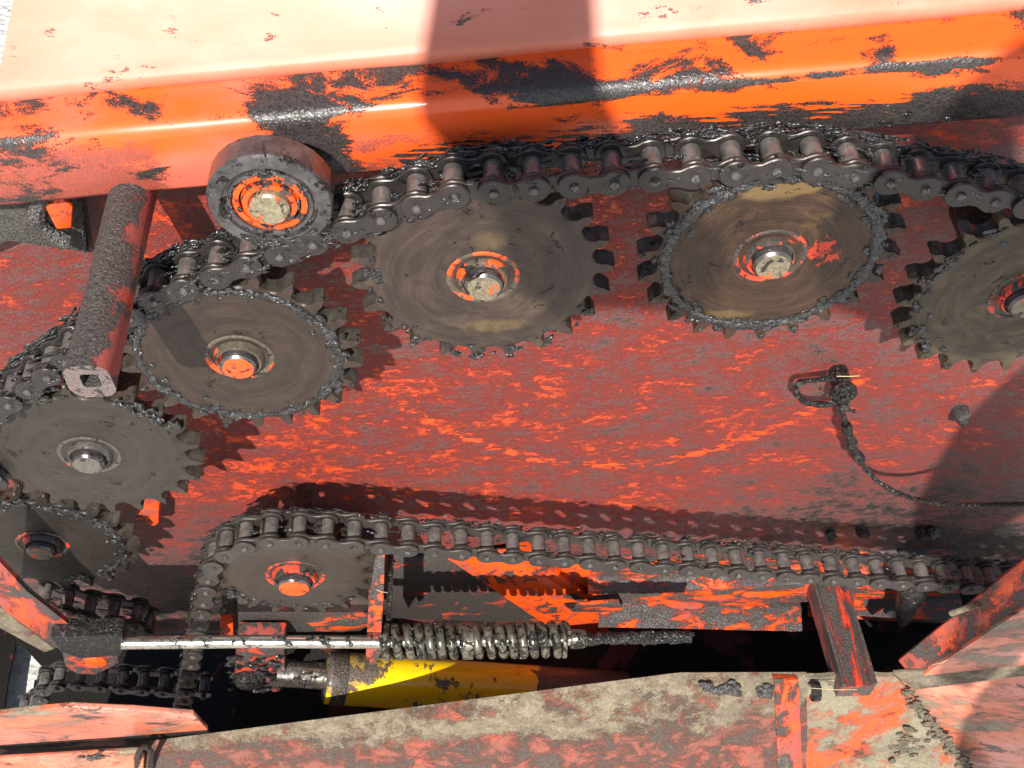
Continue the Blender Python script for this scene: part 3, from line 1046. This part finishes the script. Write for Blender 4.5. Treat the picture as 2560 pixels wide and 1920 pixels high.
def plate_mesh(name, half, near, mats, R=0.114, waist=0.074, th=0.034):
    """figure-eight link plate lying at distance half from the chain centre"""
    b = bmesh.new()
    out = []
    h = PIT / 2
    n = 9
    for e in (1, -1):
        for j in range(n + 1):
            a = math.radians(-118 + 236 * j / n)
            out.append((e * (h + R * math.cos(a)), e * R * math.sin(a)))
        out.append((e * h * 0.20, e * waist)) if False else None
        # waist points
        out.append((e * 0.035, e * waist))
        out.append((-e * 0.035, e * waist))
    w0, w1 = (half, half + th) if near else (-half - th, -half)

    def ring(w, off):
        r = []
        for x, y in out:
            cx = math.copysign(h, x) if abs(x) > 0.04 else 0
            l = math.hypot(x - cx, y)
            r.append(b.verts.new(V(x - (x - cx) / l * off, y - y / l * off, w)))
        return r
    L = [ring(w0, 0.008), ring(w0 + 0.007, 0), ring(w1 - 0.007, 0), ring(w1, 0.008)]
    m_ = len(out)
    for i in range(3):
        for k_ in range(m_):
            k2 = (k_ + 1) % m_
            b.faces.new((L[i][k_], L[i][k2], L[i + 1][k2], L[i + 1][k_]))
    b.faces.new(L[0]); b.faces.new(L[3])
    bmesh.ops.recalc_face_normals(b, faces=b.faces[:])
    me = bpy.data.meshes.new(name)
    b.to_mesh(me); b.free()
    for p in me.polygons:
        p.use_smooth = True
    me.set_sharp_from_angle(angle=math.radians(40))
    me.materials.append(mats)
    return me


def simple_mesh(name, bmx, mat, angle=35):
    bmesh.ops.recalc_face_normals(bmx, faces=bmx.faces[:])
    me = bpy.data.meshes.new(name)
    bmx.to_mesh(me); bmx.free()
    me.materials.append(mat)
    for p in me.polygons:
        p.use_smooth = True
    me.set_sharp_from_angle(angle=math.radians(angle))
    return me


def chain_meshes(pm):
    d = {}
    for near in (True, False):
        d['in', near] = plate_mesh('inner_link_plate', 0.106, near, pm)
        d['out', near] = plate_mesh('outer_link_plate', 0.146, near, pm)
    d['roller'] = simple_mesh('roller', lathe_bm([(0.060, -0.102), (0.072, -0.098), (0.0735, -0.03), (0.072, 0.03), (0.0735, 0.09), (0.070, 0.098), (0.060, 0.102)], 20), M_ROLLER)
    d['pin'] = simple_mesh('pin', lathe_bm([(0.036, -0.20), (0.036, 0.186), (0.030, 0.198), (0.016, 0.205), (0.004, 0.206)], 14), M_PIN)
    return d


def walk(path, start=0.0):
    """points one pitch apart along a dense polyline"""
    P = [Vector((p[0], p[1], 0)) for p in path]
    pts = []
    cur = None
    acc = 0.0
    for i in range(len(P) - 1):
        a, bq = P[i], P[i + 1]
        n = max(1, int((bq - a).length / 0.004))
        for j in range(n):
            q_ = a.lerp(bq, j / n)
            if cur is None:
                acc += 0.004
                if acc >= start:
                    cur = q_; pts.append(q_)
            elif (q_ - cur).length >= PIT:
                cur = q_; pts.append(q_)
    return pts


def arc(c, r, a0, a1, n=60):
    return [(c[0] + r * math.cos(math.radians(a0 + (a1 - a0) * i / n)), c[1] + r * math.sin(math.radians(a0 + (a1 - a0) * i / n))) for i in range(n + 1)]


def chain(label, path, meshes, wc=WC, start=0.0, first='out', grease=None, name='roller_chain', wfun=None, group='roller chains'):
    pts = walk(path, start)
    t = thing(name, label, 'chain', (pts[0].x, pts[0].y, wc), group)
    org = t.location
    kind = first
    for i, p in enumerate(pts):
        w = wc + (wfun(i) if wfun else 0)
        o = link(bpy.data.objects.new('roller', meshes['roller']), t)
        o.location = V(p.x, p.y, w) - org
        o.rotation_euler = (0, random.uniform(0, 6), 0)
        if i < len(pts) - 1:
            q_ = pts[i + 1]
            mid = (p + q_) / 2
            al = math.atan2(q_.y - p.y, q_.x - p.x)
            for near in (True, False):
                o = link(bpy.data.objects.new('outer_plate' if kind == 'out' else 'inner_plate', meshes[kind, near]), t)
                o.location = V(mid.x, mid.y, w) - org
                o.rotation_euler = (0, -al, 0)
            kind = 'in' if kind == 'out' else 'out'
        o = link(bpy.data.objects.new('pin', meshes['pin']), t)
        o.location = V(p.x, p.y, w) - org
    if grease:
        b = bmesh.new()
        for i in range(len(pts) - 1):
            p, q_ = pts[i], pts[i + 1]
            al = math.atan2(q_.y - p.y, q_.x - p.x)
            near_n, far_n, web_n, sz = grease(p.x, p.y)
            nx, ny = -math.sin(al), math.cos(al)

            def put(f, up, w, s_):
                m_ = p.lerp(q_, f)
                clod(b, (m_.x + nx * up, m_.y + ny * up, wc + w), (s_ * random.uniform(1.8, 4.2), s_ * random.uniform(0.5, 1.0), s_ * random.uniform(0.25, 0.5)), al + random.uniform(-.3, .3), 0.55, org)
            for _ in range(far_n):
                put(random.random(), random.uniform(0.03, 0.13), random.uniform(-0.20, -0.12), random.uniform(0.012, 0.030) * sz)
            for _ in range(near_n):
                put(random.random(), random.uniform(-0.10, 0.10), random.choice((0.142, 0.178)), random.uniform(0.010, 0.022) * sz)
            for _ in range(web_n):
                put(random.uniform(0.3, 0.7), random.uniform(-0.09, 0.09), random.uniform(-0.1, 0.13), random.uniform(0.012, 0.030) * sz)
        o = finish('grease', b, M_GREASE, t, angle=80)
        o['kind'] = 'stuff'
    return t, pts


Rp22 = PIT / 2 / math.sin(math.pi / 22)


def tangent_deg(a, b_):
    return math.degrees(math.atan2(b_[1] - a[1], b_[0] - a[0])) + 90


def run_over(cs, R, a_start, a_end):
    path = []
    ang = a_start
    for i, c in enumerate(cs):
        nxt = tangent_deg(c, cs[i + 1]) if i < len(cs) - 1 else a_end
        path += arc(c, R, ang, nxt)
        ang = nxt
    return path


CU = chain_meshes(M_PLATE_U)
CL = chain_meshes(M_PLATE_L)
up_path = run_over([C0, C1, C2, C3, C4], Rp22 - 0.018, 200, 60)


def up_grease(x, y):
    if x < -1.0:
        return (26, 30, 10, 0.85)
    if x < -0.45:
        return (14, 28, 8, 0.8)
    if x < 1.2:
        return (3, 26, 7, 0.75)
    if x < 2.5:
        return (8, 34, 8, 0.8)
    return (6, 26, 7, 0.75)


chain('heavy roller chain thick with black grease running over the row of sprockets under the beam', up_path, CU, start=0.05, grease=up_grease)

Rp20 = PIT / 2 / math.sin(math.pi / 20)
lw_dir = math.degrees(math.atan2(-3.136 + 2.537, 1.642 + 1.264))
lwb = at(466, 1715, WC)
lw_a = math.degrees(math.atan2(C5[1] - lwb[1], C5[0] - Rp20 - lwb[0])) + 90
lw = [(lwb[0] - 0.28, lwb[1] - 0.9), lwb[:2]] + arc(C5, Rp20, lw_a, 90 + lw_dir)
e0 = lw[-1]
for i in range(1, 50):
    s_ = i * 0.2
    lw.append((e0[0] + s_ * math.cos(math.radians(lw_dir)), e0[1] + s_ * math.sin(math.radians(lw_dir)) - 0.004 * s_ * (7.6 - s_) * 0.5))
chain('long oiled roller chain leaving the lower sprocket and running to the right under the plate', lw, CL, start=0.02, first='in',
      grease=lambda x, y: (2, 16, 4, 0.6), name='roller_chain')
# third chain hanging round the hidden lower left sprocket
c6 = [Vector(at(*p, -0.5)) for p in ((372, 1560), (340, 1535), (285, 1527), (225, 1517), (165, 1500), (100, 1480))]
chain('short slack length of black chain under the hidden lower left sprocket', [(p.x, p.y) for p in spline(c6, 10)], CU, wc=-0.5, grease=lambda x, y: (8, 8, 4, 1.0))
c7 = [Vector(at(*p, -0.7)) for p in ((60, 1770), (105, 1745), (115, 1700), (190, 1690), (330, 1700), (520, 1715))]
chain('shaded black chain lying low behind the orange foot rail at the left', [(p.x, p.y) for p in spline(c7, 10)], CU, wc=-0.7)

# ------------------------------------------------------------------ tension roller above the upper chain
TC = (-1.685, 2.235)
t = thing('tension_roller', 'steel tension roller with orange painted centre pressing on the upper chain', 'roller', (TC[0], TC[1], 0.1))
b = lathe_bm([(0.20, -0.24), (0.405, -0.24), (0.43, -0.215), (0.432, -0.02), (0.418, 0.0), (0.40, 0.004), (0.33, 0.006), (0.325, -0.02), (0.30, -0.022), (0.295, 0.0), (0.27, 0.004), (0.262, -0.03), (0.20, -0.03)], 26, caps=False)
finish('rim', b, M_BEAR, t, angle=11)
b = lathe_bm([(0.262, -0.05), (0.255, -0.012), (0.215, -0.008), (0.21, -0.03), (0.19, -0.03), (0.185, 0.012), (0.15, 0.016), (0.148, -0.01), (0.13, -0.01)], 56, caps=False)
finish('bearing_seal', b, chipped('bearing seal paint', ORANGE, (0.10, 0.085, 0.075), 0.55, 60, 0.3, 0.3, 4.0), t, angle=30)
b = lathe_bm([(0.14, -0.02), (0.14, 0.05), (0.125, 0.068), (0.06, 0.072), (0.01, 0.073)], 48)
finish('axle_end', b, chipped('axle end paint', ORANGE, (0.36, 0.31, 0.2), 0.45, 46, 0.35, 0.35, 9.0), t, angle=30)
b = bmesh.new()
for i in range(60):
    a = random.uniform(0, 6.28)
    r_ = random.choice((0.275, 0.31, 0.40, 0.20)) + random.gauss(0, 0.01)
    s_ = random.uniform(0.007, 0.02)
    clod(b, (r_ * math.cos(a), r_ * math.sin(a), 0.0), (s_ * 1.7, s_, s_ * 0.6), a + 1.57, 0.6)
for i in range(30):
    a = random.uniform(4.0, 5.6)
    s_ = random.uniform(0.012, 0.03)
    clod(b, (0.37 * math.cos(a), 0.37 * math.sin(a), 0.005), (s_ * 1.7, s_, s_ * 0.5), a + 1.57, 0.6)
o = finish('grease', b, M_GREASE, t, angle=80)
o['kind'] = 'stuff'
b = lathe_bm([(0.15, -0.75), (0.15, -0.2)], 24)
finish('axle', b, M_DARK, t)

# ------------------------------------------------------------------ tension rod with spring
RWD = 0.50
pA, pB, pC_, pD = at(305, 1607, RWD), at(935, 1605, RWD), at(1425, 1598, RWD), at(1728, 1592, RWD)
t = thing('tension_rod', 'bright steel tension rod with a coil spring and caked threaded end', 'tension rod', pB)


def along(f0, a=pA, b_=pD):
    return tuple(Vector(a).lerp(Vector(b_), f0))


def addm(name, bmx, mat, angle=40):
    return add(t, finish(name, bmx, mat, None, angle=angle))


addm('rod', tube_bm([pA, along(0.2), pB, pC_], 0.072, 20), M_CHROME)
addm('threaded_end', tube_bm([tuple(Vector(pC_).lerp(Vector(pD), i / 30)) for i in range(31)], [0.060 + 0.006 * (i % 2) for i in range(31)], 16, None, True, 0.03, 120), M_DARK)
ax = (Vector(pC_) - Vector(pB)).normalized()
sp0 = Vector(pB) + ax * 0.10
slen = (Vector(pC_) - Vector(pB)).length - 0.14
e1 = Vector((0, 1, 0)) - ax * ax.y
e1.normalize()
e2 = ax.cross(e1)
turns = 16.0
pts = []
NSP = int(turns * 26)
for i in range(NSP + 1):
    f = i / NSP
    th = f * turns * 2 * math.pi
    adv = f + 0.010 * math.sin(f * 6.28 * 2)
    pts.append(tuple(sp0 + ax * (slen * adv) + (e1 * math.cos(th) + e2 * math.sin(th)) * 0.155))
addm('spring', tube_bm(pts, 0.050, 12, None, True, 0.006, 90), M_SPRING, 60)
for f, s_ in ((0.46, 0.055), (0.02, 0.03), (0.985, 0.022)):
    c = sp0 + ax * slen * f
    addm('washer', tube_bm([tuple(c - ax * s_), tuple(c + ax * s_)], 0.205, 30, None, True, 0.004, 60), M_SPRING)
c = Vector(pC_) + ax * 0.02
b = tube_bm([tuple(c - ax * 0.02), tuple(c + ax * 0.10), tuple(c + ax * 0.16)], [0.115, 0.115, 0.10], 6)
bmesh.ops.bevel(b, geom=b.edges[:], offset=0.01 * S, segments=1, affect='EDGES')
addm('nut', b, M_SPRING)
# clevis block at the left end
b = slab_bm(px(RWD, (125, 1592), (305, 1590), (312, 1610), (302, 1640), (200, 1648), (150, 1630)), 0.22, 0.015)
addm('clevis', b, M_DARK)
b = bmesh.new()
for i in range(62):
    f = random.random()
    p = Vector(pC_).lerp(Vector(pD), f) if i < 40 else sp0 + ax * slen * f
    a = random.uniform(0, 6.28)
    rr = 0.06 if i < 40 else 0.2
    d = (e1 * math.cos(a) + e2 * math.sin(a)) * rr
    s_ = random.uniform(0.008, 0.022)
    clod(b, tuple(p + d), (s_ * 1.5, s_, s_), 0, 0.6)
o = addm('grease', b, M_GREASE, 80)
o['kind'] = 'stuff'

# spring anchor plate standing between lower sprocket and spring
t = thing('anchor_plate', 'upright greasy anchor plate with orange flecks at the left end of the spring', 'plate', at(940, 1600, 0.45))
b = slab_bm(px(0.44, (938, 1390, 0.0), (962, 1390, 0.0), (958, 1500, 0.30), (950, 1640), (930, 1668), (914, 1640), (922, 1500, 0.30)), 0.07, 0.012, (0.1, 0, -1))
addm('plate', b, grime('anchor paint', film_amt=0.5, grease_amt=0.52, scale=40, seed=21.0))
b = slab_bm([(p[0] + 0.06, p[1], p[2]) for p in px(0.42, (955, 1480, 0.2), (968, 1480, 0.2), (962, 1640), (948, 1650))], 0.5, 0.006, (0, 0, -1))
addm('web', b, M_DARK)

# bearing block under the lower sprocket
t = thing('bearing_block', 'grease caked bearing block under the lower sprocket, above the bright rod', 'bearing block', at(700, 1560, -0.4))
b = slab_bm(px(-0.30, (590, 1440), (930, 1440), (935, 1560), (900, 1580), (596, 1585)), 0.7, 0.03, (0, 0, -1))
addm('block', b, M_LOWPL)
b = slab_bm(px(-0.26, (770, 1560), (925, 1535), (935, 1565), (860, 1582), (790, 1580)), 0.10, 0.02, (0, 0, -1))
addm('foot', b, M_RAIL)
b = slab_bm(px(-0.55, (550, 1555), (582, 1552), (584, 1590), (550, 1592)), 0.1, 0.01, (0, 0, -1))
addm('lug', b, M_BRACE)

# ------------------------------------------------------------------ hydraulic cylinder
t = thing('hydraulic_cylinder', 'yellow hydraulic cylinder with chrome piston rod lying behind the dusty tray', 'cylinder', at(1000, 1690, -0.1))
cA, cB = Vector(at(815, 1694, 0.0)), Vector(at(1560, 1742, 0.0))
cax = (cB - cA).normalized()
b = tube_bm([tuple(cA + cax * x) for x in (0.0, 0.012, 0.03)] + [tuple(cA.lerp(cB, i / 20)) for i in range(1, 21)], [0.305, 0.322, 0.328] + [0.328] * 20, 40)
addm('barrel', b, M_YELLOW, 40)
b = tube_bm([tuple(cA - cax * 0.02), tuple(cA + cax * 0.03), tuple(cA + cax * 0.22), tuple(cA + cax * 0.25)], [0.27, 0.325, 0.345, 0.33], 40)
addm('gland', b, grime('gland paint', paint=(0.6, 0.36, 0.01), film=(0.16, 0.11, 0.06), film_amt=0.6, grease_amt=0.66, scale=30, seed=51.0, grease=(0.085, 0.068, 0.056), grain_amt=0.2))
pR = Vector(at(700, 1650, 0.0))
off = Vector((0, 0.05, 0.0))
b = tube_bm([tuple(cA + off - cax * 0.6), tuple(cA + off + cax * 0.02)], 0.165, 32)
addm('piston_rod', b, M_CHROME)
b = slab_bm(px(0.05, (590, 1612), (712, 1612), (712, 1690), (700, 1730), (680, 1735), (672, 1712), (640, 1700), (585, 1690)), 0.30, 0.03, (0, 0, -1))
addm('clevis', b, M_CLEVIS)
c = at(622, 1708, 0.14)
b = bmesh.new()
lathe_bm([(0.17, -0.2), (0.17, 0.0), (0.15, 0.03), (0.06, 0.045), (0.01, 0.046)], 28, b)
bmesh.ops.translate(b, vec=V(*c), verts=b.verts[:])
addm('pin', b, M_DARK)
b = bmesh.new()
for i in range(60):
    p = at(random.uniform(572, 700), random.uniform(1640, 1730), 0.10)
    s_ = random.uniform(0.015, 0.04)
    clod(b, p, (s_ * 1.3, s_, s_ * 0.6), 0, 0.6)
o = addm('grease', b, M_GREASE, 80)
o['kind'] = 'stuff'
b = slab_bm(px(-0.35, (600, 1720), (655, 1720), (650, 1840), (600, 1840)), 0.3, 0.02, (0, 0, -1))
addm('mount', b, M_VOID_SHADE)

# ------------------------------------------------------------------ pull cable on the plate
t = thing('pull_cable', 'thin greasy steel cable looped round a bolt on the plate, leading out right', 'cable', at(2110, 980, PW))
lp = px(PW + 0.30, (2095, 1010), (2040, 1010), (2005, 1000), (1990, 975), (2000, 955), (2040, 950), (2085, 945))
addm('loop', tube_bm(spline(lp, 6), 0.031, 10, None, True, 0.012, 80), M_DARK)
wr = px(0, (2100, 1010, PW + 0.33), (2115, 1060, PW + 0.40), (2130, 1110, PW + 0.46), (2150, 1150, PW + 0.52), (2185, 1195, PW + 0.62), (2235, 1228, PW + 0.75), (2300, 1250, PW + 0.9),
        (2380, 1262, PW + 1.1), (2470, 1263, PW + 1.3), (2580, 1260, PW + 1.5))
addm('wire', tube_bm(spline(wr, 8), 0.027, 10, None, True, 0.012, 90), M_DARK)
addm('ferrule', tube_bm(spline(wr[1:4], 6), [0.048 + 0.008 * math.sin(i * 1.3) for i in range(13)], 12, None, True, 0.02, 60), M_DARK)
c = at(2110, 985, PW + 0.30)
b = bmesh.new()
lathe_bm([(0.10, -0.34), (0.10, -0.05), (0.135, -0.05), (0.135, 0.01), (0.115, 0.03), (0.06, 0.03), (0.055, 0.09), (0.02, 0.10)], 12, b)
bmesh.ops.translate(b, vec=V(*c), verts=b.verts[:])
addm('bolt', b, M_DARK)
b = bmesh.new()
for i in range(70):
    f = random.random()
    if i < 45:
        p = at(random.gauss(2108, 16), random.gauss(1000, 26), PW + 0.34)
    else:
        p = at(2118 + f * 14, 1060 + f * 60, PW + 0.45)
    s_ = random.uniform(0.010, 0.026)
    clod(b, p, (s_ * 1.3, s_, s_ * 0.8), random.uniform(0, 3), 0.6)
o = addm('grease', b, M_GREASE, 80)
o['kind'] = 'stuff'

# ------------------------------------------------------------------ dusty tray along the bottom
t = thing('dusty_tray', 'long dust covered red tray panel across the bottom foreground', 'tray', at(1300, 1800, 0.7))


def tray_pt(x, f):
    """x pixel along the top edge, f 0 at the edge, 1 well below the frame"""
    y = 1862 - (x - 380) * 0.1295 if x < 1700 else 1691 - (x - 1700) * 0.004
    w = 0.95 - (x - 380) / 1860 * 0.45
    p = Vector(at(x, y, w))
    return p + Vector((0.10 * f, -1.05 * f, 0.55 * f)) * 3.0


bm_ = grid_sheet(lambda s, t_: tuple(tray_pt(330 + 1690 * s, t_) + Vector((0, 0, -0.07 if t_ == 0 else 0)) + Vector((0, -0.05 if t_ == 0 else 0, 0))), 60, 30, 0.05, M_TRAY, 't', 0.035, 14)
add(t, finish('panel', bm_, M_TRAY, None, angle=60))
b = slab_bm([tuple(p) for p in (tray_pt(1935, 0.0) + Vector((0, 0.0, 0.04)), tray_pt(1995, 0.0) + Vector((0, 0.0, 0.05)), tray_pt(1995, 1) + Vector((0.15, 0, 0.05)), tray_pt(1935, 1) + Vector((0.10, 0, 0.04)))], 0.10, 0.01)
add(t, finish('rib', b, grime('rib paint', film_amt=0.5, grease_amt=0.42, scale=18, seed=41.0, grain_amt=0.25, dust=(0.30, 0.26, 0.175), dust_amt=0.40), None))

t = thing('tray_end', 'mud caked end plate of the tray with orange paint showing through, under the channel bracket', 'tray', at(2200, 1800, 0.6))
tp = [tray_pt(2000, 0), tray_pt(2235, 0), Vector(at(2262, 1725, 0.60)), Vector(at(2470, 1960, 1.0)), tray_pt(2000, 1.0) + Vector((1.0, 0, 0))]
ed = [Vector(at(2000, 1692, .5)), Vector(at(2235, 1688, .5)), Vector(at(2265, 1722, .56)), Vector(at(2480, 1980, 1.1)), Vector(at(1990, 1980, 1.1))]


def end_fn(s, t_):
    a = ed[0].lerp(ed[4], t_)
    if t_ < 0.14:
        bq = ed[1].lerp(ed[2], t_ / 0.14)
    else:
        bq = ed[2].lerp(ed[3], (t_ - 0.14) / 0.86)
    return tuple(a.lerp(bq, s))


add(t, finish('panel', grid_sheet(end_fn, 36, 40, 0.06, M_TRAY2, 'e', 0.06, 22), M_TRAY2, None, angle=60))
c = Vector(at(1975, 1725, 0.62))
b = lathe_bm([(0.10, -0.12), (0.10, 0.05), (0.085, 0.07)], 24)
b = tube_bm([tuple(Vector(at(1978, 1728, 0.60))), tuple(Vector(at(2035, 1722, 0.60)))], [0.075, 0.075], 18)
add(t, finish('pivot_pin', b, M_TRAY2, None))
b = tube_bm([tuple(Vector(at(2030, 1728, 0.66))), tuple(Vector(at(2046, 1728, 0.66)))], [0.12, 0.12], 18)
add(t, finish('washer', b, M_DARK, None))
b = bmesh.new()
for i in range(120):
    f = random.random()
    e = ed[2].lerp(ed[3], f)
    s_ = random.uniform(0.018, 0.05)
    clod(b, tuple(e + Vector((random.gauss(-0.05, 0.04), random.gauss(0.02, 0.03), 0.03))), (s_ * 1.2, s_, s_ * 0.6), random.uniform(0, 3), 0.6)
for (x, y, n_, sg) in ((2270, 1850, 30, 16), (2250, 1880, 14, 12)):
    for i in range(n_):
        p = at_plane(random.gauss(x, sg), random.gauss(y, sg), ed[0], (ed[4] - ed[0]).cross(ed[1] - ed[0]))
        s_ = random.uniform(0.018, 0.045)
        clod(b, p, (s_ * 1.5, s_, s_ * 0.5), random.uniform(0, 3), 0.6)
o = add(t, finish('dirt', b, M_MUD, None, angle=80))
o['kind'] = 'stuff'

t = thing('dirt_lumps', 'dark lumps of grease lying on the top edge of the tray left of the channel bracket', 'dirt', at(1820, 1735, 0.6))
t['kind'] = 'stuff'
for (x, sx, f_, nn) in ((1815, 26, 0.045, 20), (1908, 12, 0.055, 12)):
    b = bmesh.new()
    for i in range(nn):
        p = tray_pt(random.gauss(x, sx * 0.7), f_ + random.uniform(-.015, .02))
        s_ = random.uniform(0.025, 0.06)
        clod(b, tuple(p + Vector((0, 0, 0.02))), (s_ * 1.5, s_, s_ * 0.8), random.uniform(-.4, .4), 0.6)
    o = addm('lump', b, M_CLOD, 80)
    o['kind'] = 'stuff'

# ------------------------------------------------------------------ guard at the right
t = thing('side_guard', 'faded salmon side guard at the lower right corner with a greasy orange scratched upper edge', 'guard', at(2450, 1750, 0.8))
b = slab_bm(px(0.9, (2640, 1335, 0.55), (2245, 1652, 0.55), (2262, 1672, 0.62), (2330, 1672, 0.75), (2640, 1470, 0.75)), 0.05, 0.012)
addm('upper_edge', b, M_ARM)
b = slab_bm(px(0.8, (2640, 1468, 0.76), (2326, 1674, 0.76), (2310, 1690, 0.80), (2640, 1655, 0.80)), 0.05, 0.008)
addm('upper_panel', b, M_GUARD)
b = slab_bm(px(0.8, (2232, 1684, 0.55), (2640, 1650, 0.78), (2640, 1680, 0.80), (2285, 1726, 0.64)), 0.05, 0.01)
addm('seam', b, M_TRAY)
b = slab_bm(px(0.8, (2215, 1706, 0.44), (2640, 1678, 0.72), (2700, 2000, 1.2), (2420, 2000, 0.95)), 0.05, 0.006)
addm('lower_panel', b, M_GUARD)
b = tube_bm(px(0.6, (2378, 1533, 0.62), (2448, 1509, 0.70)), 0.035, 10)
addm('pin', b, M_TRAY)

# chaff cone hanging under the chain at the right
t = thing('grease_icicle', 'pointed hanging clot of black grease below the chain, left of the guard', 'grease', at(2290, 1500, -0.2))
cc = Vector(at(2284, 1470, -0.25))
b = tube_bm([tuple(cc + Vector((0.02 * i, -0.17 * i, 0))) for i in range(8)], [0.16, 0.16, 0.14, 0.115, 0.09, 0.065, 0.035, 0.008], 14, None, True, 0.06, 50)
addm('clot', b, M_GREASE, 80)

# ------------------------------------------------------------------ lower left: arm, foot rail, lower sheet
t = thing('idler_lever', 'greasy red arm with bright orange rub marks slanting into the lower left corner', 'lever', at(150, 1600, 0.3))
b = slab_bm(px(0.35, (-80, 1330), (0, 1405), (62, 1478), (190, 1578), (262, 1618), (137, 1622), (0, 1518), (-80, 1470)), 0.06, 0.02)
addm('web', b, M_ARM)
b = slab_bm(px(0.35, (-80, 1470), (0, 1519), (137, 1623), (112, 1632), (0, 1570), (-80, 1530)), 0.05, 0.01)
addm('edge', b, M_TRAY)
b = slab_bm(px(0.40, (150, 1620), (290, 1628), (300, 1660), (240, 1690), (190, 1688), (160, 1665)), 0.15, 0.04)
addm('boss', b, M_CLEVIS)
b = bmesh.new()
c = at(236, 1656, 0.42)
lathe_bm([(0.135, -0.1), (0.135, 0.0), (0.11, 0.02), (0.01, 0.022)], 24, b)
bmesh.ops.translate(b, vec=V(*c), verts=b.verts[:])
addm('pivot_end', b, chipped('pivot paint', ORANGE, (0.12, 0.10, 0.08), 0.8, 40, 0.35, 0.2, 5.0))

t = thing('foot_rail', 'sunlit orange foot rail in the lower left corner', 'rail', at(250, 1820, 0.9))
b = slab_bm(px(0.9, (-60, 1792), (60, 1778), (180, 1767), (330, 1775), (482, 1786), (520, 1826), (300, 1842), (-60, 1868)), 0.06, 0.015)
addm('face', b, M_GUARD)
b = slab_bm(px(0.88, (-60, 1869, 0.86), (520, 1829, 0.86), (540, 1850, 0.70), (-60, 1900, 0.70)), 0.05, 0.006)
addm('underside', b, M_VOID_SHADE)

t = thing('lower_sheet', 'pale orange sheet below the foot rail with a dirt patch, bottom left edge', 'sheet', at(200, 1910, 1.0))
b = slab_bm(px(1.05, (-60, 1898), (345, 1874), (360, 1890, 1.08), (356, 1990, 1.3), (-60, 1990, 1.3)), 0.05, 0.02)
addm('panel', b, M_GUARD)
b = slab_bm([(-7.3, -6.75, 1.12), (-0.5, -6.75, 1.12), (-0.5, -10.9, 1.12), (-7.3, -10.9, 1.12)], 0.05)  # added below the frame to keep sun off the space behind
addm('shade_skirt', b, M_GUARD)
b = bmesh.new()
lug = spline(px(1.12, (340, 1935), (344, 1895), (352, 1872), (366, 1868), (378, 1885), (378, 1935)), 6)
tube_bm(lug, 0.035, 10, b, True, 0.02, 60)
addm('lug', b, M_DARK)
b = bmesh.new()
for i in range(26):
    p = at(random.gauss(240, 14), random.gauss(1900, 8), 1.09)
    s_ = random.uniform(0.02, 0.045)
    clod(b, p, (s_ * 1.5, s_, s_ * 0.4), 0, 0.6)
o = addm('dirt', b, M_CLOD, 80)
o['kind'] = 'stuff'

# ------------------------------------------------------------------ stray straw
for i, (x, y, w, l, a) in enumerate(((2085, 1722, 0.72, 0.55, -0.05), (2120, 940, PW + 0.35, 0.22, 0.05), (955, 1478, 0.33, 0.12, -0.5), (900, 126, -0.9, 0.3, 0.1), (1650, 105, -0.85, 0.16, 0.15), (2350, 1655, 0.86, 0.2, 0.9))):
    c = Vector(at(x, y, w))
    d = Vector((math.cos(a), math.sin(a), 0.05)) * l / 2
    names = ('long pale straw bent over the foot of the channel bracket', 'short golden straw stuck above the cable bolt', 'tiny straw stuck on the anchor plate', 'pale straw sliver on the cover seam left of the shadow',
             'white straw sliver on the beam right of the shadow', 'straw wisp on the tip of the side guard')
    o = tube('straw', [tuple(c - d), tuple(c + Vector((0, 0.02, 0.02))), tuple(c + d)], 0.0045, M_STRAW, seg=6)
    tag(o, names[i], 'straw', 'bits of straw')

# ------------------------------------------------------------------ unseen panels added behind the camera, outlines shaped to throw the shade
L_ = 16.0
sd = SUN.normalized()


def shade(name, label, pix, w, dist):
    pts = [Vector(at(x, y, w)) + sd * dist for x, y in pix]
    # keep it one flat plate square to the sun
    c = sum(pts, Vector()) / len(pts)
    pts = [p + sd * (c - p).dot(sd) for p in pts]
    t_ = thing(name, label, 'cover', tuple(c))
    o = finish('panel', slab_bm([tuple(p) for p in pts], 0.12, 0.02), M_COVER)
    add(t_, o)
    return t_


shade('shade_panel', 'unseen panel added in place of the photographer to shade the middle of the beam', [(985, -500), (1000, 150), (1040, 300), (1150, 420), (1270, 540), (1290, 690), (1400, 790), (1700, 800), (1790, 720), (1800, 600), (1660, 470), (1570, 340), (1500, 230), (1490, 110), (1440, -500)], -0.3, L_)
shade('shade_panel', 'unseen panel added to shade the right hand sprocket', [(2700, 20), (2560, 95), (2440, 195), (2390, 300), (2180, 400), (2060, 520), (2010, 640), (2060, 770), (2250, 830), (2420, 900), (2700, 800)], -0.2, L_)
shade('shade_panel', 'unseen panel added to shade the lower right of the plate', [(2800, 800), (2560, 985), (2440, 1100), (2330, 1290), (2300, 1440), (2230, 1560), (2330, 1600), (2420, 1510), (2500, 1390), (2800, 1200)], -0.6, L_)
shade('shade_panel', 'unseen panel added to shade the corner of the side guard', [(2900, 1500), (2560, 1688), (2470, 1760), (2410, 1850), (2385, 1940), (2385, 2150), (2900, 2150)], 0.9, L_)
